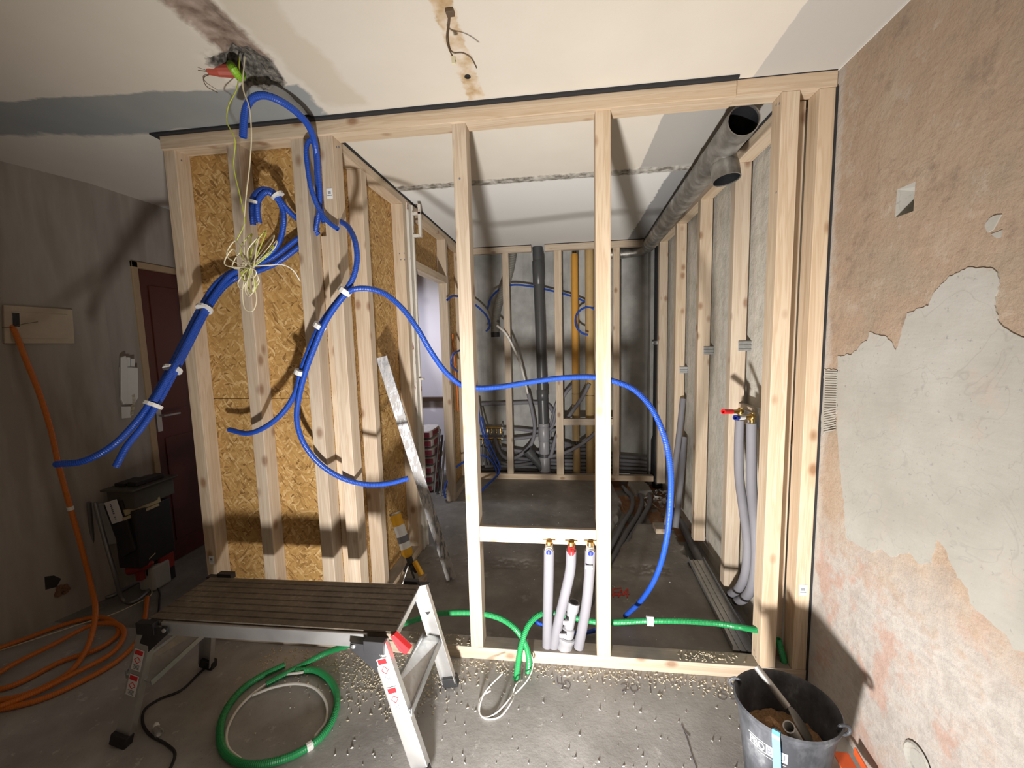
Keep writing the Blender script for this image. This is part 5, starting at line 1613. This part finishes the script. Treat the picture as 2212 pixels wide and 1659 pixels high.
# ------------------------------------------------------------------ marks and debris on the floor
def stroke(pix, r=.0012, name='floor_mark', label='', mat=PENCIL, z=.0006):
    m = MB()
    for s_ in pix:
        P = [at(u, v, z=z) for u, v in s_]
        m.tube(spline(P, .004) if len(P) > 2 else [P[0], P[0].lerp(P[1], .5), P[1]], r, 5)
    return obj(name, m, mat, None, label, 'floor mark')


stroke([[(1203, 1462), (1206, 1478), (1216, 1480)], [(1212, 1462), (1215, 1488)], [(1230, 1472), (1219, 1474), (1218, 1486), (1227, 1490), (1232, 1480), (1226, 1471)]], label='pencilled number at the left end of the row of floor marks')
stroke([[(1300, 1462), (1303, 1480)]], label='short pencil tick on the floor between two pencilled numbers')
stroke([[(1341, 1480), (1352, 1477), (1353, 1486), (1343, 1494), (1358, 1490)], [(1372, 1480), (1362, 1484), (1366, 1495), (1378, 1491), (1374, 1480)]], label='pencilled number in the middle of the row of floor marks')
stroke([[(1401, 1460), (1404, 1478), (1406, 1496)]], label='long pencil tick on the floor right of the middle number')
stroke([[(1567, 1492), (1553, 1496), (1552, 1508), (1562, 1513), (1570, 1505), (1558, 1500)], [(1588, 1500), (1578, 1504), (1580, 1512), (1590, 1510), (1586, 1500)]], label='faint pencilled number on the floor closest to the bucket')
stroke([[(1472, 1565), (1485, 1600), (1497, 1640), (1505, 1662)], [(1478, 1580), (1490, 1592)]], r=.0016, label='long thin crack line in the grey floor')
stroke([[(1325, 1272), (1325, 1290)], [(1325, 1272), (1342, 1270)], [(1325, 1280), (1338, 1279)], [(1336, 1290), (1342, 1274), (1347, 1286), (1353, 1274)], [(1355, 1290), (1356, 1272), (1350, 1281), (1360, 1284)], [(1322, 1285), (1345, 1284)]], r=.0038, label='red sprayed marking on the bathroom floor', mat=REDPAINT, z=.002)

random.seed(33)


def chips(name, mat, pts, smin, smax, label, cat, flat=.45):
    m = MB()
    for p in pts:
        s_ = random.uniform(smin, smax)
        a = random.uniform(0, math.pi)
        e1 = Vector((math.cos(a), math.sin(a), 0)) * s_
        e2 = Vector((-math.sin(a), math.cos(a), 0)) * s_ * random.uniform(.35, .8)
        h = Vector((0, 0, s_ * flat * random.uniform(.5, 1.4)))
        p = Vector(p)
        m.add([p - e1, p - e2, p + e1, p + e2, p + h + e1 * random.uniform(-.3, .3), p - Vector((0, 0, .0008))], [(0, 1, 4), (1, 2, 4), (2, 3, 4), (3, 0, 4), (1, 0, 5), (2, 1, 5), (3, 2, 5), (0, 3, 5)])
    return obj(name, m, mat, None, label, cat, kind='stuff')


pts = []
for k in range(1700):
    g = random.random()
    if g < .5:
        p = (random.gauss(1.08, .13), random.gauss(-.14, .085))
    elif g < .75:
        p = (random.uniform(.35, 1.0), -abs(random.gauss(0, .12)) - .02)
    else:
        p = (random.uniform(1.2, 2.6), -abs(random.gauss(0, .05)) - .01)
    if p[1] < -.012:
        pts.append((*p, .001))
for k in range(90):
    pts.append((random.gauss(2.47, .06), random.uniform(.01, .07), .0605))
for k in range(60):
    pts.append((random.uniform(1.05, 1.36), random.uniform(.005, .075), .0605))
chips('wood_shavings', SAWD, pts, .003, .009, 'pale wood shavings scattered along the sill and under the platform', 'wood shavings')
pts = []
for k in range(170):
    q = at(random.uniform(620, 1640), random.uniform(1450, 1700), z=0)
    if random.random() < .5 and q.x < 1.0:
        continue
    pts.append((q.x, q.y, .001))
for k in range(110):
    pts.append((random.uniform(.85, 2.5), random.uniform(.1, 2.2), .001))
chips('plaster_crumbs', PLBITS, pts, .002, .0065, 'pale plaster crumbs scattered over the grey floor', 'plaster crumbs', .7)
